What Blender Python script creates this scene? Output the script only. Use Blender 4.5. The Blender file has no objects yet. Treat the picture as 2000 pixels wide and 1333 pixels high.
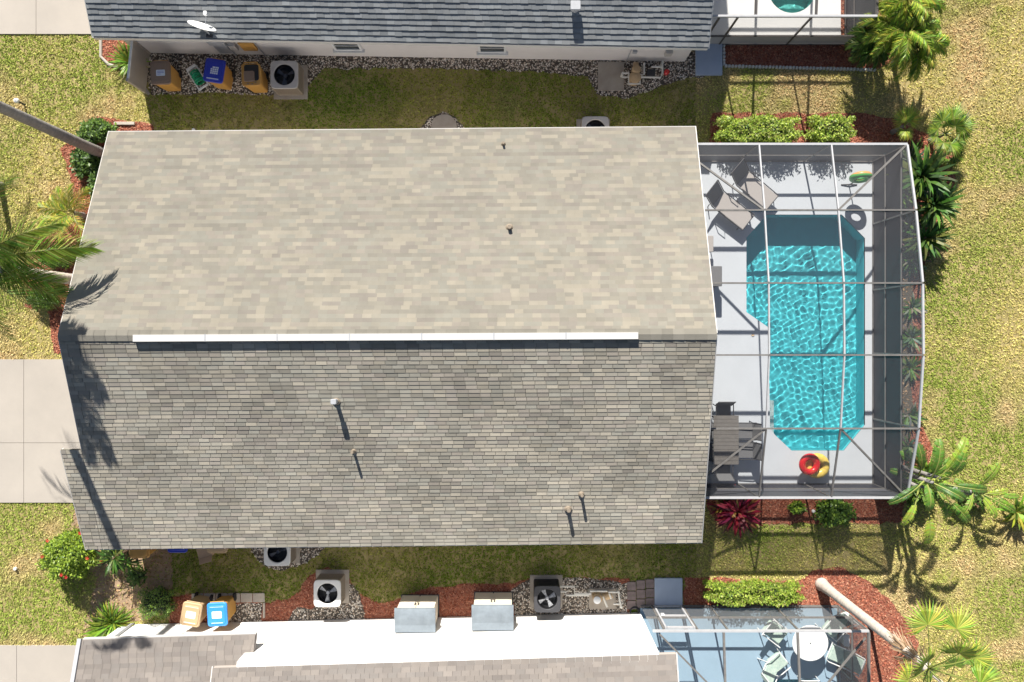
import bpy, math, random
import numpy as np
from mathutils import Vector, Matrix
R = math.radians
random.seed(7)
RNG = np.random.default_rng(11)
S = bpy.context.scene
COL = S.collection
# ---------------------------------------------------------------- camera, sky, sun, exposure
H = 26.0; F = 1555.0                     # camera height (m), focal length in pixels of a 2000 px wide frame
cam = bpy.data.cameras.new("camera"); camo = bpy.data.objects.new("camera", cam); COL.objects.link(camo)
cam.sensor_width = 36; cam.lens = 36 * F / 2000; cam.clip_end = 2000
camo.location = (0, 0, H); camo.rotation_euler = (0, 0, 0); S.camera = camo
SUND = Vector((0.255, -1.275, -1)).normalized()     # direction the light travels
W = bpy.data.worlds.new("World"); S.world = W; W.use_nodes = True
nt = W.node_tree; sky = nt.nodes.new("ShaderNodeTexSky"); sky.sky_type = 'NISHITA'; sky.sun_disc = False
sky.sun_elevation = math.asin(-SUND.z); sky.sun_rotation = math.atan2(-SUND.x, -SUND.y)
nt.links.new(sky.outputs[0], nt.nodes["Background"].inputs[0]); nt.nodes["Background"].inputs[1].default_value = 0.05
sl = bpy.data.lights.new("sun", 'SUN'); sl.energy = 5.0; sl.angle = R(0.5); sl.color = (1, .955, .88)
so = bpy.data.objects.new("sun", sl); COL.objects.link(so); so.location = (0, 20, 40)
so.rotation_euler = SUND.to_track_quat('-Z', 'Y').to_euler()
S.view_settings.view_transform = 'Standard'; S.view_settings.look = 'None'; S.view_settings.gamma = 1
S.view_settings.exposure = 0.8
S.render.engine = 'CYCLES'
S.cycles.use_denoising = True; S.cycles.denoising_prefilter = 'ACCURATE'
S.cycles.max_bounces = 10; S.cycles.transparent_max_bounces = 24; S.cycles.diffuse_bounces = 3
S.cycles.sample_clamp_indirect = 4
try: sl.cycles.is_caustics_light = True
except Exception as e: print("no caustics light", e)

def at(px, py, z=0.0):
    """photo position (2000 px frame) of a thing at height z -> ground plan coordinates"""
    k = (H - z) / F
    return ((px - 1000) * k, (666.5 - py) * k)
def at3(px, py, z=0.0): return (*at(px, py, z), z)
def v(*a): return Vector(a)
def rnd(a, b): return random.uniform(a, b)

# ---------------------------------------------------------------- materials
def M(name, rgb, rough=.6, var=0.0, scale=4.0, bump=0.0, bscale=40.0, attr=False, metal=0.0, spec=.5, rgb2=None, trans=0, detail=6, coat=0, stretch=None):
    m = bpy.data.materials.new(name); m.use_nodes = True; t = m.node_tree; n = t.nodes; L = t.links
    b = n["Principled BSDF"]; b.inputs["Roughness"].default_value = rough; b.inputs["Metallic"].default_value = metal
    b.inputs["Specular IOR Level"].default_value = spec; b.inputs["Coat Weight"].default_value = coat
    tc = n.new("ShaderNodeTexCoord")
    src = None
    if attr:
        a = n.new("ShaderNodeAttribute"); a.attribute_name = "tint"; src = a.outputs["Color"]
    else:
        c = n.new("ShaderNodeRGB"); c.outputs[0].default_value = (*rgb, 1); src = c.outputs[0]
    if var > 0:
        no = n.new("ShaderNodeTexNoise"); no.inputs["Scale"].default_value = scale; no.inputs["Detail"].default_value = detail
        no.inputs["Roughness"].default_value = .65
        mpg = n.new("ShaderNodeMapping"); mpg.inputs["Scale"].default_value = stretch or (1, 1, 1); L.new(tc.outputs["Object"], mpg.inputs[0]); L.new(mpg.outputs[0], no.inputs["Vector"])
        if rgb2 is not None:
            mp = n.new("ShaderNodeMapRange"); mp.inputs[1].default_value = .5 - .18 / max(var, .2); mp.inputs[2].default_value = .5 + .18 / max(var, .2)
            L.new(no.outputs[0], mp.inputs[0])
            mx = n.new("ShaderNodeMix"); mx.data_type = 'RGBA'
            L.new(mp.outputs[0], mx.inputs[0]); L.new(src, mx.inputs[6]); mx.inputs[7].default_value = (*rgb2, 1); src = mx.outputs[2]
        else:
            mp = n.new("ShaderNodeMapRange"); mp.inputs[1].default_value = .25; mp.inputs[2].default_value = .75
            mp.inputs[3].default_value = 1 - var; mp.inputs[4].default_value = 1 + var
            L.new(no.outputs[0], mp.inputs[0])
            mx = n.new("ShaderNodeVectorMath"); mx.operation = 'SCALE'; L.new(src, mx.inputs[0]); L.new(mp.outputs[0], mx.inputs[3]); src = mx.outputs[0]
    L.new(src, b.inputs["Base Color"])
    if bump > 0:
        n2 = n.new("ShaderNodeTexNoise"); n2.inputs["Scale"].default_value = bscale; n2.inputs["Detail"].default_value = 5
        L.new(tc.outputs["Object"], n2.inputs["Vector"])
        bp = n.new("ShaderNodeBump"); bp.inputs["Strength"].default_value = bump; bp.inputs["Distance"].default_value = .02
        L.new(n2.outputs[0], bp.inputs["Height"]); L.new(bp.outputs[0], b.inputs["Normal"])
    if trans > 0:      # thin leaves let some light through
        tr = n.new("ShaderNodeBsdfTranslucent"); L.new(src, tr.inputs[0])
        ms = n.new("ShaderNodeMixShader"); ms.inputs[0].default_value = trans
        L.new(b.outputs[0], ms.inputs[1]); L.new(tr.outputs[0], ms.inputs[2]); L.new(ms.outputs[0], n["Material Output"].inputs[0])
    return m
def screen_mat(name, a, rgb):
    """insect screen: a woven mesh covers more of the view the more obliquely it is crossed"""
    m = bpy.data.materials.new(name); m.use_nodes = True; t = m.node_tree; n = t.nodes; L = t.links
    b = n["Principled BSDF"]; b.inputs["Base Color"].default_value = (*rgb, 1); b.inputs["Roughness"].default_value = .6
    g = n.new("ShaderNodeNewGeometry"); d = n.new("ShaderNodeVectorMath"); d.operation = 'DOT_PRODUCT'
    L.new(g.outputs["Incoming"], d.inputs[0]); L.new(g.outputs["Normal"], d.inputs[1])
    ab = n.new("ShaderNodeMath"); ab.operation = 'ABSOLUTE'; L.new(d.outputs["Value"], ab.inputs[0])
    mx = n.new("ShaderNodeMath"); mx.operation = 'MAXIMUM'; L.new(ab.outputs[0], mx.inputs[0]); mx.inputs[1].default_value = .02
    dv = n.new("ShaderNodeMath"); dv.operation = 'DIVIDE'; dv.inputs[0].default_value = a; pw = n.new('ShaderNodeMath'); pw.operation = 'POWER'; pw.inputs[1].default_value = 1.5; L.new(mx.outputs[0], pw.inputs[0]); L.new(pw.outputs[0], dv.inputs[1]); dv.use_clamp = True
    tr = n.new("ShaderNodeBsdfTransparent"); ms = n.new("ShaderNodeMixShader")
    L.new(dv.outputs[0], ms.inputs[0]); L.new(tr.outputs[0], ms.inputs[1]); L.new(b.outputs[0], ms.inputs[2]); L.new(ms.outputs[0], n["Material Output"].inputs[0])
    return m

mt = {}
mt['soil'] = M('lawn_soil', (.25, .22, .07), .95, .5, .7, .5, 60, rgb2=(.46, .35, .17))
mt['grass'] = M('grass_blades', (1, 1, 1), .75, attr=True, spec=.15, trans=.25)
mt['concrete'] = M('concrete', (.37, .335, .295), .9, .5, .5, .15, 90, rgb2=(.50, .45, .39), detail=12)
mt['slab'] = M('old_concrete', (.30, .255, .205), .95, .6, 2.2, .3, 60, rgb2=(.47, .42, .36))
mt['deck'] = M('painted_deck', (.56, .59, .625), .8, .04, 1.5, .1, 120)
mt['deck_white'] = M('white_deck', (.74, .73, .71), .8, .04, 1.5)
mt['deck_blue'] = M('blue_deck', (.29, .41, .51), .7, .05, 1.5)
mt['pad'] = M('shade_blue_concrete', (.42, .49, .60), .9, .06, 3, .15, 70)  # plain concrete with the blue of sky-lit shade put into its colour
mt['mulch_base'] = M('mulch_base', (.27, .095, .06), 1, .5, 9, .8, 40, rgb2=(.38, .15, .10))
mt['chips'] = M('mulch_chips', (1, 1, 1), .95, attr=True, spec=.1)
mt['gravel_base'] = M('gravel_base', (.10, .085, .07), 1, .3, 12, .6, 50)
mt['stones'] = M('gravel_stones', (1, 1, 1), .85, attr=True)
mt['litter'] = M('strip_grey_brown', (.085, .072, .055), 1, .5, 6, .7, 30, rgb2=(.15, .115, .08))  # dark grey brown, covers the red mulch beside the right screen wall
mt['dirt'] = M('bare_dirt', (.36, .25, .16), 1, .3, 5, .6, 30)
mt['shingle'] = M('shingles', (1, 1, 1), .95, .10, 1.6, .25, 160, attr=True, spec=.12)
mt['shingle'].node_tree.nodes['Principled BSDF'].inputs['Diffuse Roughness'].default_value = 1.0
mt['wall'] = M('stucco', (.78, .74, .72), .9, .04, 2, .12, 90)
mt['wall_white'] = M('stucco_white', (.82, .81, .79), .9, .03, 2, .12, 90)
mt['fascia'] = M('fascia_white', (.60, .585, .56), .6)
mt['white'] = M('white_paint', (.78, .78, .77), .5, .06, 5)
mt['pvc'] = M('pvc_pipe', (.72, .69, .62), .5, .1, 6)
mt['frame'] = M('cage_frame', (.17, .16, .15), .5, .25, 7)
mt['frame_light'] = M('cage_frame_light', (.46, .46, .47), .45, .1, 7)
mt['frame_dark'] = M('cage_frame_bronze', (.09, .08, .075), .5, .2, 7)
mt['screen'] = screen_mat('insect_screen', .125, (.12, .12, .135))
mt['screen_thin'] = screen_mat('insect_screen_clear', .07, (.2, .2, .2))
mt['screen_dense'] = screen_mat('privacy_screen', .35, (.022, .022, .03))
mt['glass'] = M('window_glass', (.05, .055, .05), .12)
mt['black'] = M('black_plastic', (.012, .012, .014), .5)
mt['dark'] = M('dark_grey', (.045, .045, .05), .6, .1, 20)
mt['navy'] = M('dark_blade', (.05, .06, .085), .45)
mt['steel'] = M('grey_metal', (.42, .43, .45), .4, .1, 8)
mt['acgrey'] = M('ac_casing', (.50, .47, .44), .6, .08, 8)
mt['acside'] = M('ac_louvre', (.27, .22, .165), .7, .15, 30)
mt['acwhite'] = M('ac_white', (.72, .71, .68), .6, .06, 8)
mt['tan'] = M('bin_tan', (.52, .36, .20), .55, .10, 5)
mt['orange'] = M('bin_ochre', (.55, .29, .07), .5, .10, 5)
mt['brownlid'] = M('bin_brown_lid', (.25, .17, .12), .6, .08, 6)
mt['bluelid'] = M('bin_blue_lid', (.02, .04, .42), .45, .1, 6)
mt['skylid'] = M('bin_sky_lid', (.04, .28, .72), .45, .06, 6)
mt['cardboard'] = M('cardboard', (.45, .32, .21), .9, .08, 6)
mt['fence'] = M('vinyl_screen', (.42, .37, .31), .7, .05, 5)
mt['hosegreen'] = M('hose_green', (.01, .30, .14), .5)
mt['shedroof'] = M('shed_roof', (.20, .235, .265), .65, .22, 3)
mt['sheddoor'] = M('shed_door', (.72, .64, .52), .7, .05, 4)
mt['lounge'] = M('sling_taupe', (.42, .385, .36), .8, .05, 40)
mt['wood'] = M('table_slats', (.17, .155, .14), .7, .15, 12)
mt['sling'] = M('chair_sling', (.16, .16, .165), .8, .05, 30)
mt['paver'] = M('paver_tan', (.45, .40, .34), .9, .15, 8, .2, 80)
mt['paver_dark'] = M('paver_brown', (.22, .17, .16), .9, .35, 8, .2, 80)
mt['plaster'] = M('pool_plaster', (.095, .64, .71), .8, .05, 3)
mt['plaster_top'] = M('spa_plaster', (.16, .66, .60), .8, .10, 8)
mt['leaf'] = M('leaves', (1, 1, 1), .45, attr=True, spec=.4, trans=.3)
mt['trunk'] = M('palm_trunk', (.34, .32, .30), .95, .6, 3.5, .8, 20, rgb2=(.20, .18, .16), stretch=(1, 1, 4))
mt['trunk_pale'] = M('pale_palm_trunk', (.70, .63, .56), .95, .6, 3.5, .8, 20, rgb2=(.42, .36, .30), stretch=(1, 1, 4))
mt['stem'] = M('woody_stem', (.16, .11, .07), .95, .3, 10)
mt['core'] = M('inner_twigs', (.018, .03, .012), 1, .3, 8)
mt['red'] = M('vinyl_red', (.68, .015, .02), .28, coat=.5)
mt['yellow'] = M('vinyl_yellow', (.80, .58, .12), .3, .12, 7, coat=.4)
mt['melon'] = M('vinyl_green', (.10, .42, .10), .35)
mt['peach'] = M('vinyl_peach', (.72, .36, .12), .35)
mt['cushion'] = M('cushion_leafy', (.55, .64, .54), .9, .8, 14, rgb2=(.30, .42, .38))
mt['table_white'] = M('table_white', (.86, .87, .86), .35)
mt['sticker'] = M('sticker', (.70, .74, .80), .6)

# ---------------------------------------------------------------- mesh builder
class MB:
    def __init__(s): s.v = []; s.f = []; s.c = []; s.hascol = False
    def add(s, vs, fs, col=None):
        o = len(s.v); s.v += [tuple(x) for x in vs]; s.f += [tuple(i + o for i in f) for f in fs]
        if col is not None: s.hascol = True
        s.c += [col if col is not None else (1, 1, 1)] * len(fs)
        return s
    def box(s, c, d, rz=0.0, taper=1.0, col=None):
        cx, cy, cz = c; dx, dy, dz = d[0] / 2, d[1] / 2, d[2] / 2; vs = []
        for z, t in ((-dz, 1), (dz, taper)):
            for x, y in ((-dx, -dy), (dx, -dy), (dx, dy), (-dx, dy)):
                x *= t; y *= t
                vs.append((cx + x * math.cos(rz) - y * math.sin(rz), cy + x * math.sin(rz) + y * math.cos(rz), cz + z))
        return s.add(vs, [(3, 2, 1, 0), (4, 5, 6, 7), (0, 1, 5, 4), (1, 2, 6, 5), (2, 3, 7, 6), (3, 0, 4, 7)], col)
    def rbox(s, c, d, r=.02, rz=0.0, taper=1.0, n=3, edge=None):
        """box with rounded upright corners and a chamfered top"""
        cx, cy, cz = c; hx, hy, hz = d[0] / 2, d[1] / 2, d[2] / 2; e = r * .35 if edge is None else edge
        rings = []
        for z, t, ins in ((-hz, 1, 0), (hz - e, taper, 0), (hz, taper, e)):
            ring = []
            for qx, qy, a0 in ((1, 1, 0), (-1, 1, 90), (-1, -1, 180), (1, -1, 270)):
                for k in range(n + 1):
                    a = R(a0 + 90 * k / n); x = (qx * (hx - r) + r * math.cos(a)); y = (qy * (hy - r) + r * math.sin(a))
                    x = x * t * (1 - ins / hx); y = y * t * (1 - ins / hy)
                    ring.append((cx + x * math.cos(rz) - y * math.sin(rz), cy + x * math.sin(rz) + y * math.cos(rz), cz + z))
            rings.append(ring)
        m = len(rings[0]); vs = sum(rings, []); fs = []
        for i in range(2):
            for k in range(m): fs.append((i * m + k, i * m + (k + 1) % m, (i + 1) * m + (k + 1) % m, (i + 1) * m + k))
        fs.append(tuple(range(2 * m, 3 * m))); fs.append(tuple(reversed(range(m))))
        return s.add(vs, fs)
    def beam(s, p, q, w, h=None, col=None):
        p = Vector(p); q = Vector(q); h = h or w; d = (q - p).normalized()
        up = Vector((0, 0, 1)) if abs(d.z) < .95 else Vector((0, 1, 0))
        a = d.cross(up).normalized(); b = a.cross(d).normalized(); vs = []
        for e in (p, q):
            for x, y in ((-1, -1), (1, -1), (1, 1), (-1, 1)): vs.append(e + a * x * w / 2 + b * y * h / 2)
        return s.add(vs, [(3, 2, 1, 0), (4, 5, 6, 7), (0, 1, 5, 4), (1, 2, 6, 5), (2, 3, 7, 6), (3, 0, 4, 7)], col)
    def tube(s, pts, rad, n=8, col=None, cap=True):
        pts = [Vector(p) for p in pts]; vs = []; fs = []
        if not hasattr(rad, '__len__'): rad = [rad] * len(pts)
        for i, p in enumerate(pts):
            d = (pts[min(i + 1, len(pts) - 1)] - pts[max(i - 1, 0)]).normalized()
            up = Vector((0, 0, 1)) if abs(d.z) < .9 else Vector((0, 1, 0))
            a = d.cross(up).normalized(); b = a.cross(d).normalized()
            for k in range(n):
                t = 2 * math.pi * k / n; vs.append(p + (a * math.cos(t) + b * math.sin(t)) * rad[i])
        for i in range(len(pts) - 1):
            for k in range(n): fs.append((i * n + k, i * n + (k + 1) % n, (i + 1) * n + (k + 1) % n, (i + 1) * n + k))
        if cap: fs += [tuple(reversed(range(n))), tuple(range((len(pts) - 1) * n, len(pts) * n))]
        return s.add(vs, fs, col)
    def prism(s, poly, z0, z1, col=None):
        n = len(poly); z0f = z0 if callable(z0) else (lambda x, y: z0); z1f = z1 if callable(z1) else (lambda x, y: z1)
        vs = [(x, y, z0f(x, y)) for x, y in poly] + [(x, y, z1f(x, y)) for x, y in poly]
        ar = sum(poly[i][0] * poly[(i + 1) % n][1] - poly[(i + 1) % n][0] * poly[i][1] for i in range(n))
        fs = [tuple(range(n, 2 * n)), tuple(reversed(range(n)))] + [(i, (i + 1) % n, n + (i + 1) % n, n + i) for i in range(n)]
        if ar < 0: fs = [tuple(reversed(f)) for f in fs]
        return s.add(vs, fs, col)
    def lathe(s, prof, n=24, c=(0, 0, 0), col=None):
        vs = []; fs = []; m = len(prof)
        for k in range(n):
            a = 2 * math.pi * k / n
            for r, z in prof: vs.append((c[0] + r * math.cos(a), c[1] + r * math.sin(a), c[2] + z))
        for k in range(n):
            for i in range(m - 1): fs.append((k * m + i, ((k + 1) % n) * m + i, ((k + 1) % n) * m + i + 1, k * m + i + 1))
        return s.add(vs, fs, col)
    def torus(s, c, R0, r0, n=40, m=14, mat=None, flat=1.0, col=None):
        vs = []; fs = []
        for i in range(n):
            a = 2 * math.pi * i / n
            for j in range(m):
                b = 2 * math.pi * j / m; p = Vector(((R0 + r0 * math.cos(b)) * math.cos(a), (R0 + r0 * math.cos(b)) * math.sin(a), r0 * flat * math.sin(b)))
                if mat: p = mat @ p
                vs.append(p + Vector(c))
        for i in range(n):
            for j in range(m): fs.append((i * m + j, ((i + 1) % n) * m + j, ((i + 1) % n) * m + (j + 1) % m, i * m + (j + 1) % m))
        return s.add(vs, fs, col)
    def blob(s, c, r, sub=2, jit=.08):
        import bmesh
        b = bmesh.new(); bmesh.ops.create_icosphere(b, subdivisions=sub, radius=1)
        vs = [(c[0] + x.co.x * r[0] * (1 + rnd(-jit, jit)), c[1] + x.co.y * r[1] * (1 + rnd(-jit, jit)), c[2] + x.co.z * r[2] * (1 + rnd(-jit, jit))) for x in b.verts]
        fs = [tuple(q.index for q in f.verts) for f in b.faces]; b.free(); return s.add(vs, fs)
    def build(s, name, mat, parent=None, smooth=False, loc=None):
        me = bpy.data.meshes.new(name); me.from_pydata(s.v, [], s.f)
        if s.hascol:
            a = me.attributes.new("tint", 'FLOAT_COLOR', 'FACE'); arr = np.ones((len(s.f), 4), 'f'); arr[:, :3] = np.array(s.c, 'f'); a.data.foreach_set("color", arr.ravel())
        me.materials.append(mat)
        if smooth: me.polygons.foreach_set("use_smooth", [True] * len(s.f))
        me.update(); o = bpy.data.objects.new(name, me); COL.objects.link(o)
        if parent: o.parent = parent
        if loc: o.location = loc
        return o
def npmesh(name, V, Fq, cols, mat, parent=None):
    """fast mesh from numpy arrays; Fq is (n, k) with k = 3 or 4"""
    me = bpy.data.meshes.new(name); n, k = Fq.shape
    me.vertices.add(len(V)); me.vertices.foreach_set("co", V.astype('f').ravel())
    me.loops.add(n * k); me.loops.foreach_set("vertex_index", Fq.astype('i').ravel())
    me.polygons.add(n); me.polygons.foreach_set("loop_start", np.arange(0, n * k, k, dtype='i'))
    if cols is not None:
        a = me.attributes.new("tint", 'FLOAT_COLOR', 'FACE'); arr = np.ones((n, 4), 'f'); arr[:, :3] = cols; a.data.foreach_set("color", arr.ravel())
    me.materials.append(mat); me.update(calc_edges=True); me.validate()
    o = bpy.data.objects.new(name, me); COL.objects.link(o)
    if parent: o.parent = parent
    return o
def tag(o, label=None, cat=None, group=None, kind=None):
    if label: o['label'] = label
    if cat: o['category'] = cat
    if group: o['group'] = group
    if kind: o['kind'] = kind
    return o
def thing(name, label, cat, loc=(0, 0, 0), rz=0.0, group=None):
    o = bpy.data.objects.new(name, None); COL.objects.link(o); o.empty_display_size = .2
    if len(loc) == 2: loc = (*loc, 0)
    o.location = loc; o.rotation_euler = (0, 0, rz); return tag(o, label, cat, group)
def copy_thing(root, loc, rz, label):
    def rec(o, par):
        c = o.copy(); COL.objects.link(c); c.parent = par
        for ch in list(o.children): rec(ch, c)
        return c
    c = rec(root, None); c.location = (*loc, 0) if len(loc) == 2 else loc; c.rotation_euler = (0, 0, rz); c['label'] = label; return c

# ---------------------------------------------------------------- ground plan (polygons in photo pixels at ground level)
def G(pts): return [at(x, y) for x, y in pts]
def inside(P, poly):
    x, y = P[:, 0], P[:, 1]; r = np.zeros(len(P), bool); n = len(poly)
    for i in range(n):
        x0, y0 = poly[i]; x1, y1 = poly[(i + 1) % n]
        if y0 == y1: continue
        c = ((y0 > y) != (y1 > y)) & (x < (x1 - x0) * (y - y0) / (y1 - y0) + x0); r ^= c
    return r
def wob(pts, step=14, amp=3.0):
    """slightly irregular outline for planted beds"""
    out = []; n = len(pts)
    for i in range(n):
        a = Vector(pts[i]); b = Vector(pts[(i + 1) % n]); k = max(1, int((b - a).length / step))
        for j in range(k):
            p = a.lerp(b, j / k); q = 0 if j == 0 else 1
            out.append((p.x + rnd(-amp, amp) * q, p.y + rnd(-amp, amp) * q))
    return out
DRIVES = [[(-900, 702), (320, 702), (320, 982), (-900, 982)], [(-900, -500), (240, -500), (240, 68), (-900, 68)], [(-900, 1260), (260, 1260), (260, 1700), (-900, 1700)]]
DECK = [(1306, 313), (1706, 313), (1708, 948), (1306, 948)]
DECK_T = [(1386, -400), (1641, -400), (1641, 88), (1386, 88)]
DECK_B = [(1250, 1187), (1640, 1187), (1640, 1700), (1250, 1700)]
MULCH = [wob(x) for x in [
    [(1390, 222), (1690, 222), (1745, 232), (1812, 262), (1862, 300), (1866, 350), (1842, 410), (1815, 470), (1800, 560), (1803, 690), (1800, 830), (1822, 880), (1806, 950), (1765, 985), (1762, 1020), (1600, 1024), (1400, 1020), (1380, 990), (1380, 940), (1720, 940), (1720, 320), (1380, 320)],
    [(1336, 1128), (1560, 1134), (1590, 1112), (1640, 1106), (1690, 1132), (1745, 1180), (1795, 1255), (1770, 1333), (1740, 1480), (1630, 1480), (1630, 1190), (1336, 1190)],
    [(1414, 80), (1640, 80), (1640, -50), (1700, -50), (1735, 60), (1745, 120), (1706, 136), (1500, 132), (1414, 128)],
    [(510, 1178), (560, 1172), (585, 1155), (603, 1125), (640, 1107), (672, 1120), (700, 1158), (740, 1178), (782, 1168), (830, 1150), (900, 1140), (1000, 1140), (1040, 1128), (1230, 1130), (1230, 1215), (380, 1225), (330, 1220), (330, 1165), (380, 1160), (510, 1162)],
    [(118, 292), (190, 228), (300, 245), (320, 690), (105, 690), (92, 600), (48, 600), (60, 475), (150, 430), (138, 345)],
    [(200, 72), (290, 72), (290, 140), (262, 150), (214, 124), (200, 112)]]]
DIRT = [wob(x) for x in [[(150, 985), (330, 985), (340, 1165), (320, 1200), (262, 1215), (210, 1260), (160, 1250), (170, 1200), (190, 1130), (130, 1060)]]]
GRAVEL = [wob(x, 10, 2.5) for x in [
    [(272, 100), (1400, 100), (1400, 148), (1355, 152), (1300, 166), (1225, 194), (1165, 184), (1148, 150), (1060, 141), (850, 134), (630, 136), (605, 165), (585, 189), (420, 182), (296, 186)],
    [(480, 1000), (670, 1000), (640, 1066), (600, 1100), (548, 1116), (512, 1102), (490, 1075)],
    [(560, 1215), (580, 1186), (610, 1190), (655, 1135), (690, 1142), (704, 1165), (716, 1215)],
    [(1000, 1150), (1040, 1126), (1130, 1128), (1226, 1138), (1226, 1215), (1004, 1215)],
    [(445, 1178), (512, 1178), (512, 1215), (440, 1215)],
    [(816, 330), (820, 252), (840, 228), (866, 219), (892, 230), (910, 255), (914, 330)]]]
HOUSES = [[(200, 245), (1310, 245), (1310, 1035), (210, 1035)], [(280, -300), (1345, -300), (1345, 108), (280, 102)], [(250, 1225), (1250, 1202), (1250, 1700), (250, 1700)]]
def sheet(name, polys, z, mat, label, kind='structure'):
    """one flat piece of ground per polygon, all of one surface kind"""
    import bmesh
    b = bmesh.new()
    for p in polys:
        f = b.faces.new([b.verts.new((*q, z)) for q in G(p)])
    bmesh.ops.triangulate(b, faces=b.faces[:]); bmesh.ops.recalc_face_normals(b, faces=b.faces[:])
    for f in b.faces:
        if f.normal.z < 0: f.normal_flip()
    me = bpy.data.meshes.new(name); b.to_mesh(me); b.free(); me.materials.append(mat)
    o = bpy.data.objects.new(name, me); COL.objects.link(o); return tag(o, label, kind=kind)
# the ground, with openings cut for the pools
POOL = [(1497, 420), (1643, 420), (1688, 466), (1688, 830), (1647, 880), (1545, 880), (1513, 850), (1503, 836), (1500, 640), (1457, 610), (1457, 465)]
POOLG = G(POOL)
SPA = [(1546 + 47 * math.cos(R(a)) * 1.0, -22 + 49 * math.sin(R(a))) for a in range(0, 360, 10)]
POOLB = [(1500, 1326), (1590, 1326), (1640, 1380), (1640, 1560), (1450, 1560), (1450, 1380)]
def ring_sheet(name, outer, hole, z, mat, label, thick=0.0):
    """flat slab with one opening (bmesh triangle fill), with sides when thick > 0"""
    import bmesh
    b = bmesh.new(); es = []
    for loop in (outer, hole):
        vs = [b.verts.new((x, y, z)) for x, y in loop]
        es += [b.edges.new((vs[i], vs[(i + 1) % len(vs)])) for i in range(len(vs))]
    bmesh.ops.triangle_fill(b, use_beauty=True, edges=es)
    for f in b.faces:
        if f.normal.z < 0: f.normal_flip()
    if thick:
        r = bmesh.ops.extrude_edge_only(b, edges=[e for e in b.edges if len(e.link_faces) == 1])
        for q in r['geom']:
            if isinstance(q, bmesh.types.BMVert): q.co.z -= thick
        bmesh.ops.recalc_face_normals(b, faces=b.faces[:])
    me = bpy.data.meshes.new(name); b.to_mesh(me); b.free(); me.materials.append(mat)
    o = bpy.data.objects.new(name, me); COL.objects.link(o); return tag(o, label, kind='structure')
# ground sheet = big outer frame + the decks' footprints left out
import bmesh as _bm
def ground():
    b = _bm.new(); es = []
    loops = [[(-400, -400), (400, -400), (400, 400), (-400, 400)]] + [G(q) for q in ([(1456 - 4, 416), (1692, 416), (1692, 884), (1452, 884)], [(1490, -80), (1600, -80), (1600, 36), (1490, 36)], [(1440, 1320), (1645, 1320), (1645, 1570), (1440, 1570)])]
    for loop in loops:
        vs = [b.verts.new((x, y, 0)) for x, y in loop]; es += [b.edges.new((vs[i], vs[(i + 1) % len(vs)])) for i in range(len(vs))]
    _bm.ops.triangle_fill(b, use_beauty=True, edges=es)
    for f in b.faces:
        if f.normal.z < 0: f.normal_flip()
    me = bpy.data.meshes.new("lawn_ground"); b.to_mesh(me); b.free(); me.materials.append(mt['soil'])
    o = bpy.data.objects.new("lawn_ground", me); COL.objects.link(o); tag(o, "dry sandy soil under the lawns", kind='structure')
ground()
sheet("dirt_patch", DIRT, .004, mt['dirt'], "bare sandy dirt beside the house")
sheet("mulch_bed", MULCH, .008, mt['mulch_base'], "red mulch planting beds round the houses")
DARK_STRIP = [wob([(1709, 322), (1750, 330), (1772, 420), (1782, 560), (1784, 700), (1776, 850), (1760, 944), (1709, 946)], 14, 4)]
sheet("dark_strip", DARK_STRIP, .012, mt['litter'], "dark grey brown strip over the mulch along the right screen wall")
sheet("gravel_bed", GRAVEL, .012, mt['gravel_base'], "gravel strips along the house walls")
def drive(name, p, label, joints):
    m = MB(); q = G(p); xs = [a[0] for a in q]; ys = [a[1] for a in q]; x0, x1, y0, y1 = min(xs), max(xs), min(ys), max(ys)
    jx = [x0] + [at(j, 0)[0] for j in joints[0]] + [x1]; jy = [y0] + sorted(at(0, j)[1] for j in joints[1]) + [y1]
    for i in range(len(jx) - 1):
        for j in range(len(jy) - 1):
            g = .006; m.box(((jx[i] + jx[i + 1]) / 2, (jy[j] + jy[j + 1]) / 2, .015), (jx[i + 1] - jx[i] - 2 * g, jy[j + 1] - jy[j] - 2 * g, .06))
    tag(m.build(name, mt['concrete']), label, kind='structure')
drive("driveway", DRIVES[0], "pale concrete driveway of the middle house", ([-500, -230, 48], [865]))
drive("driveway", DRIVES[1], "pale concrete driveway of the upper house", ([-500, -230, 72], [-180]))
drive("driveway", DRIVES[2], "pale concrete driveway of the lower house", ([-500, -230, 34], [1500]))
ring_sheet("pool_deck", G(DECK), POOLG, .05, mt['deck'], "pale grey painted pool deck inside the big screen cage", .07)
ring_sheet("pool_deck", G(DECK_T), G(SPA), .05, mt['deck_white'], "white painted pool deck of the upper house", .07)
ring_sheet("pool_deck", G(DECK_B), G(POOLB), .05, mt['deck_blue'], "light blue painted pool deck of the lower house", .07)

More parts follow.
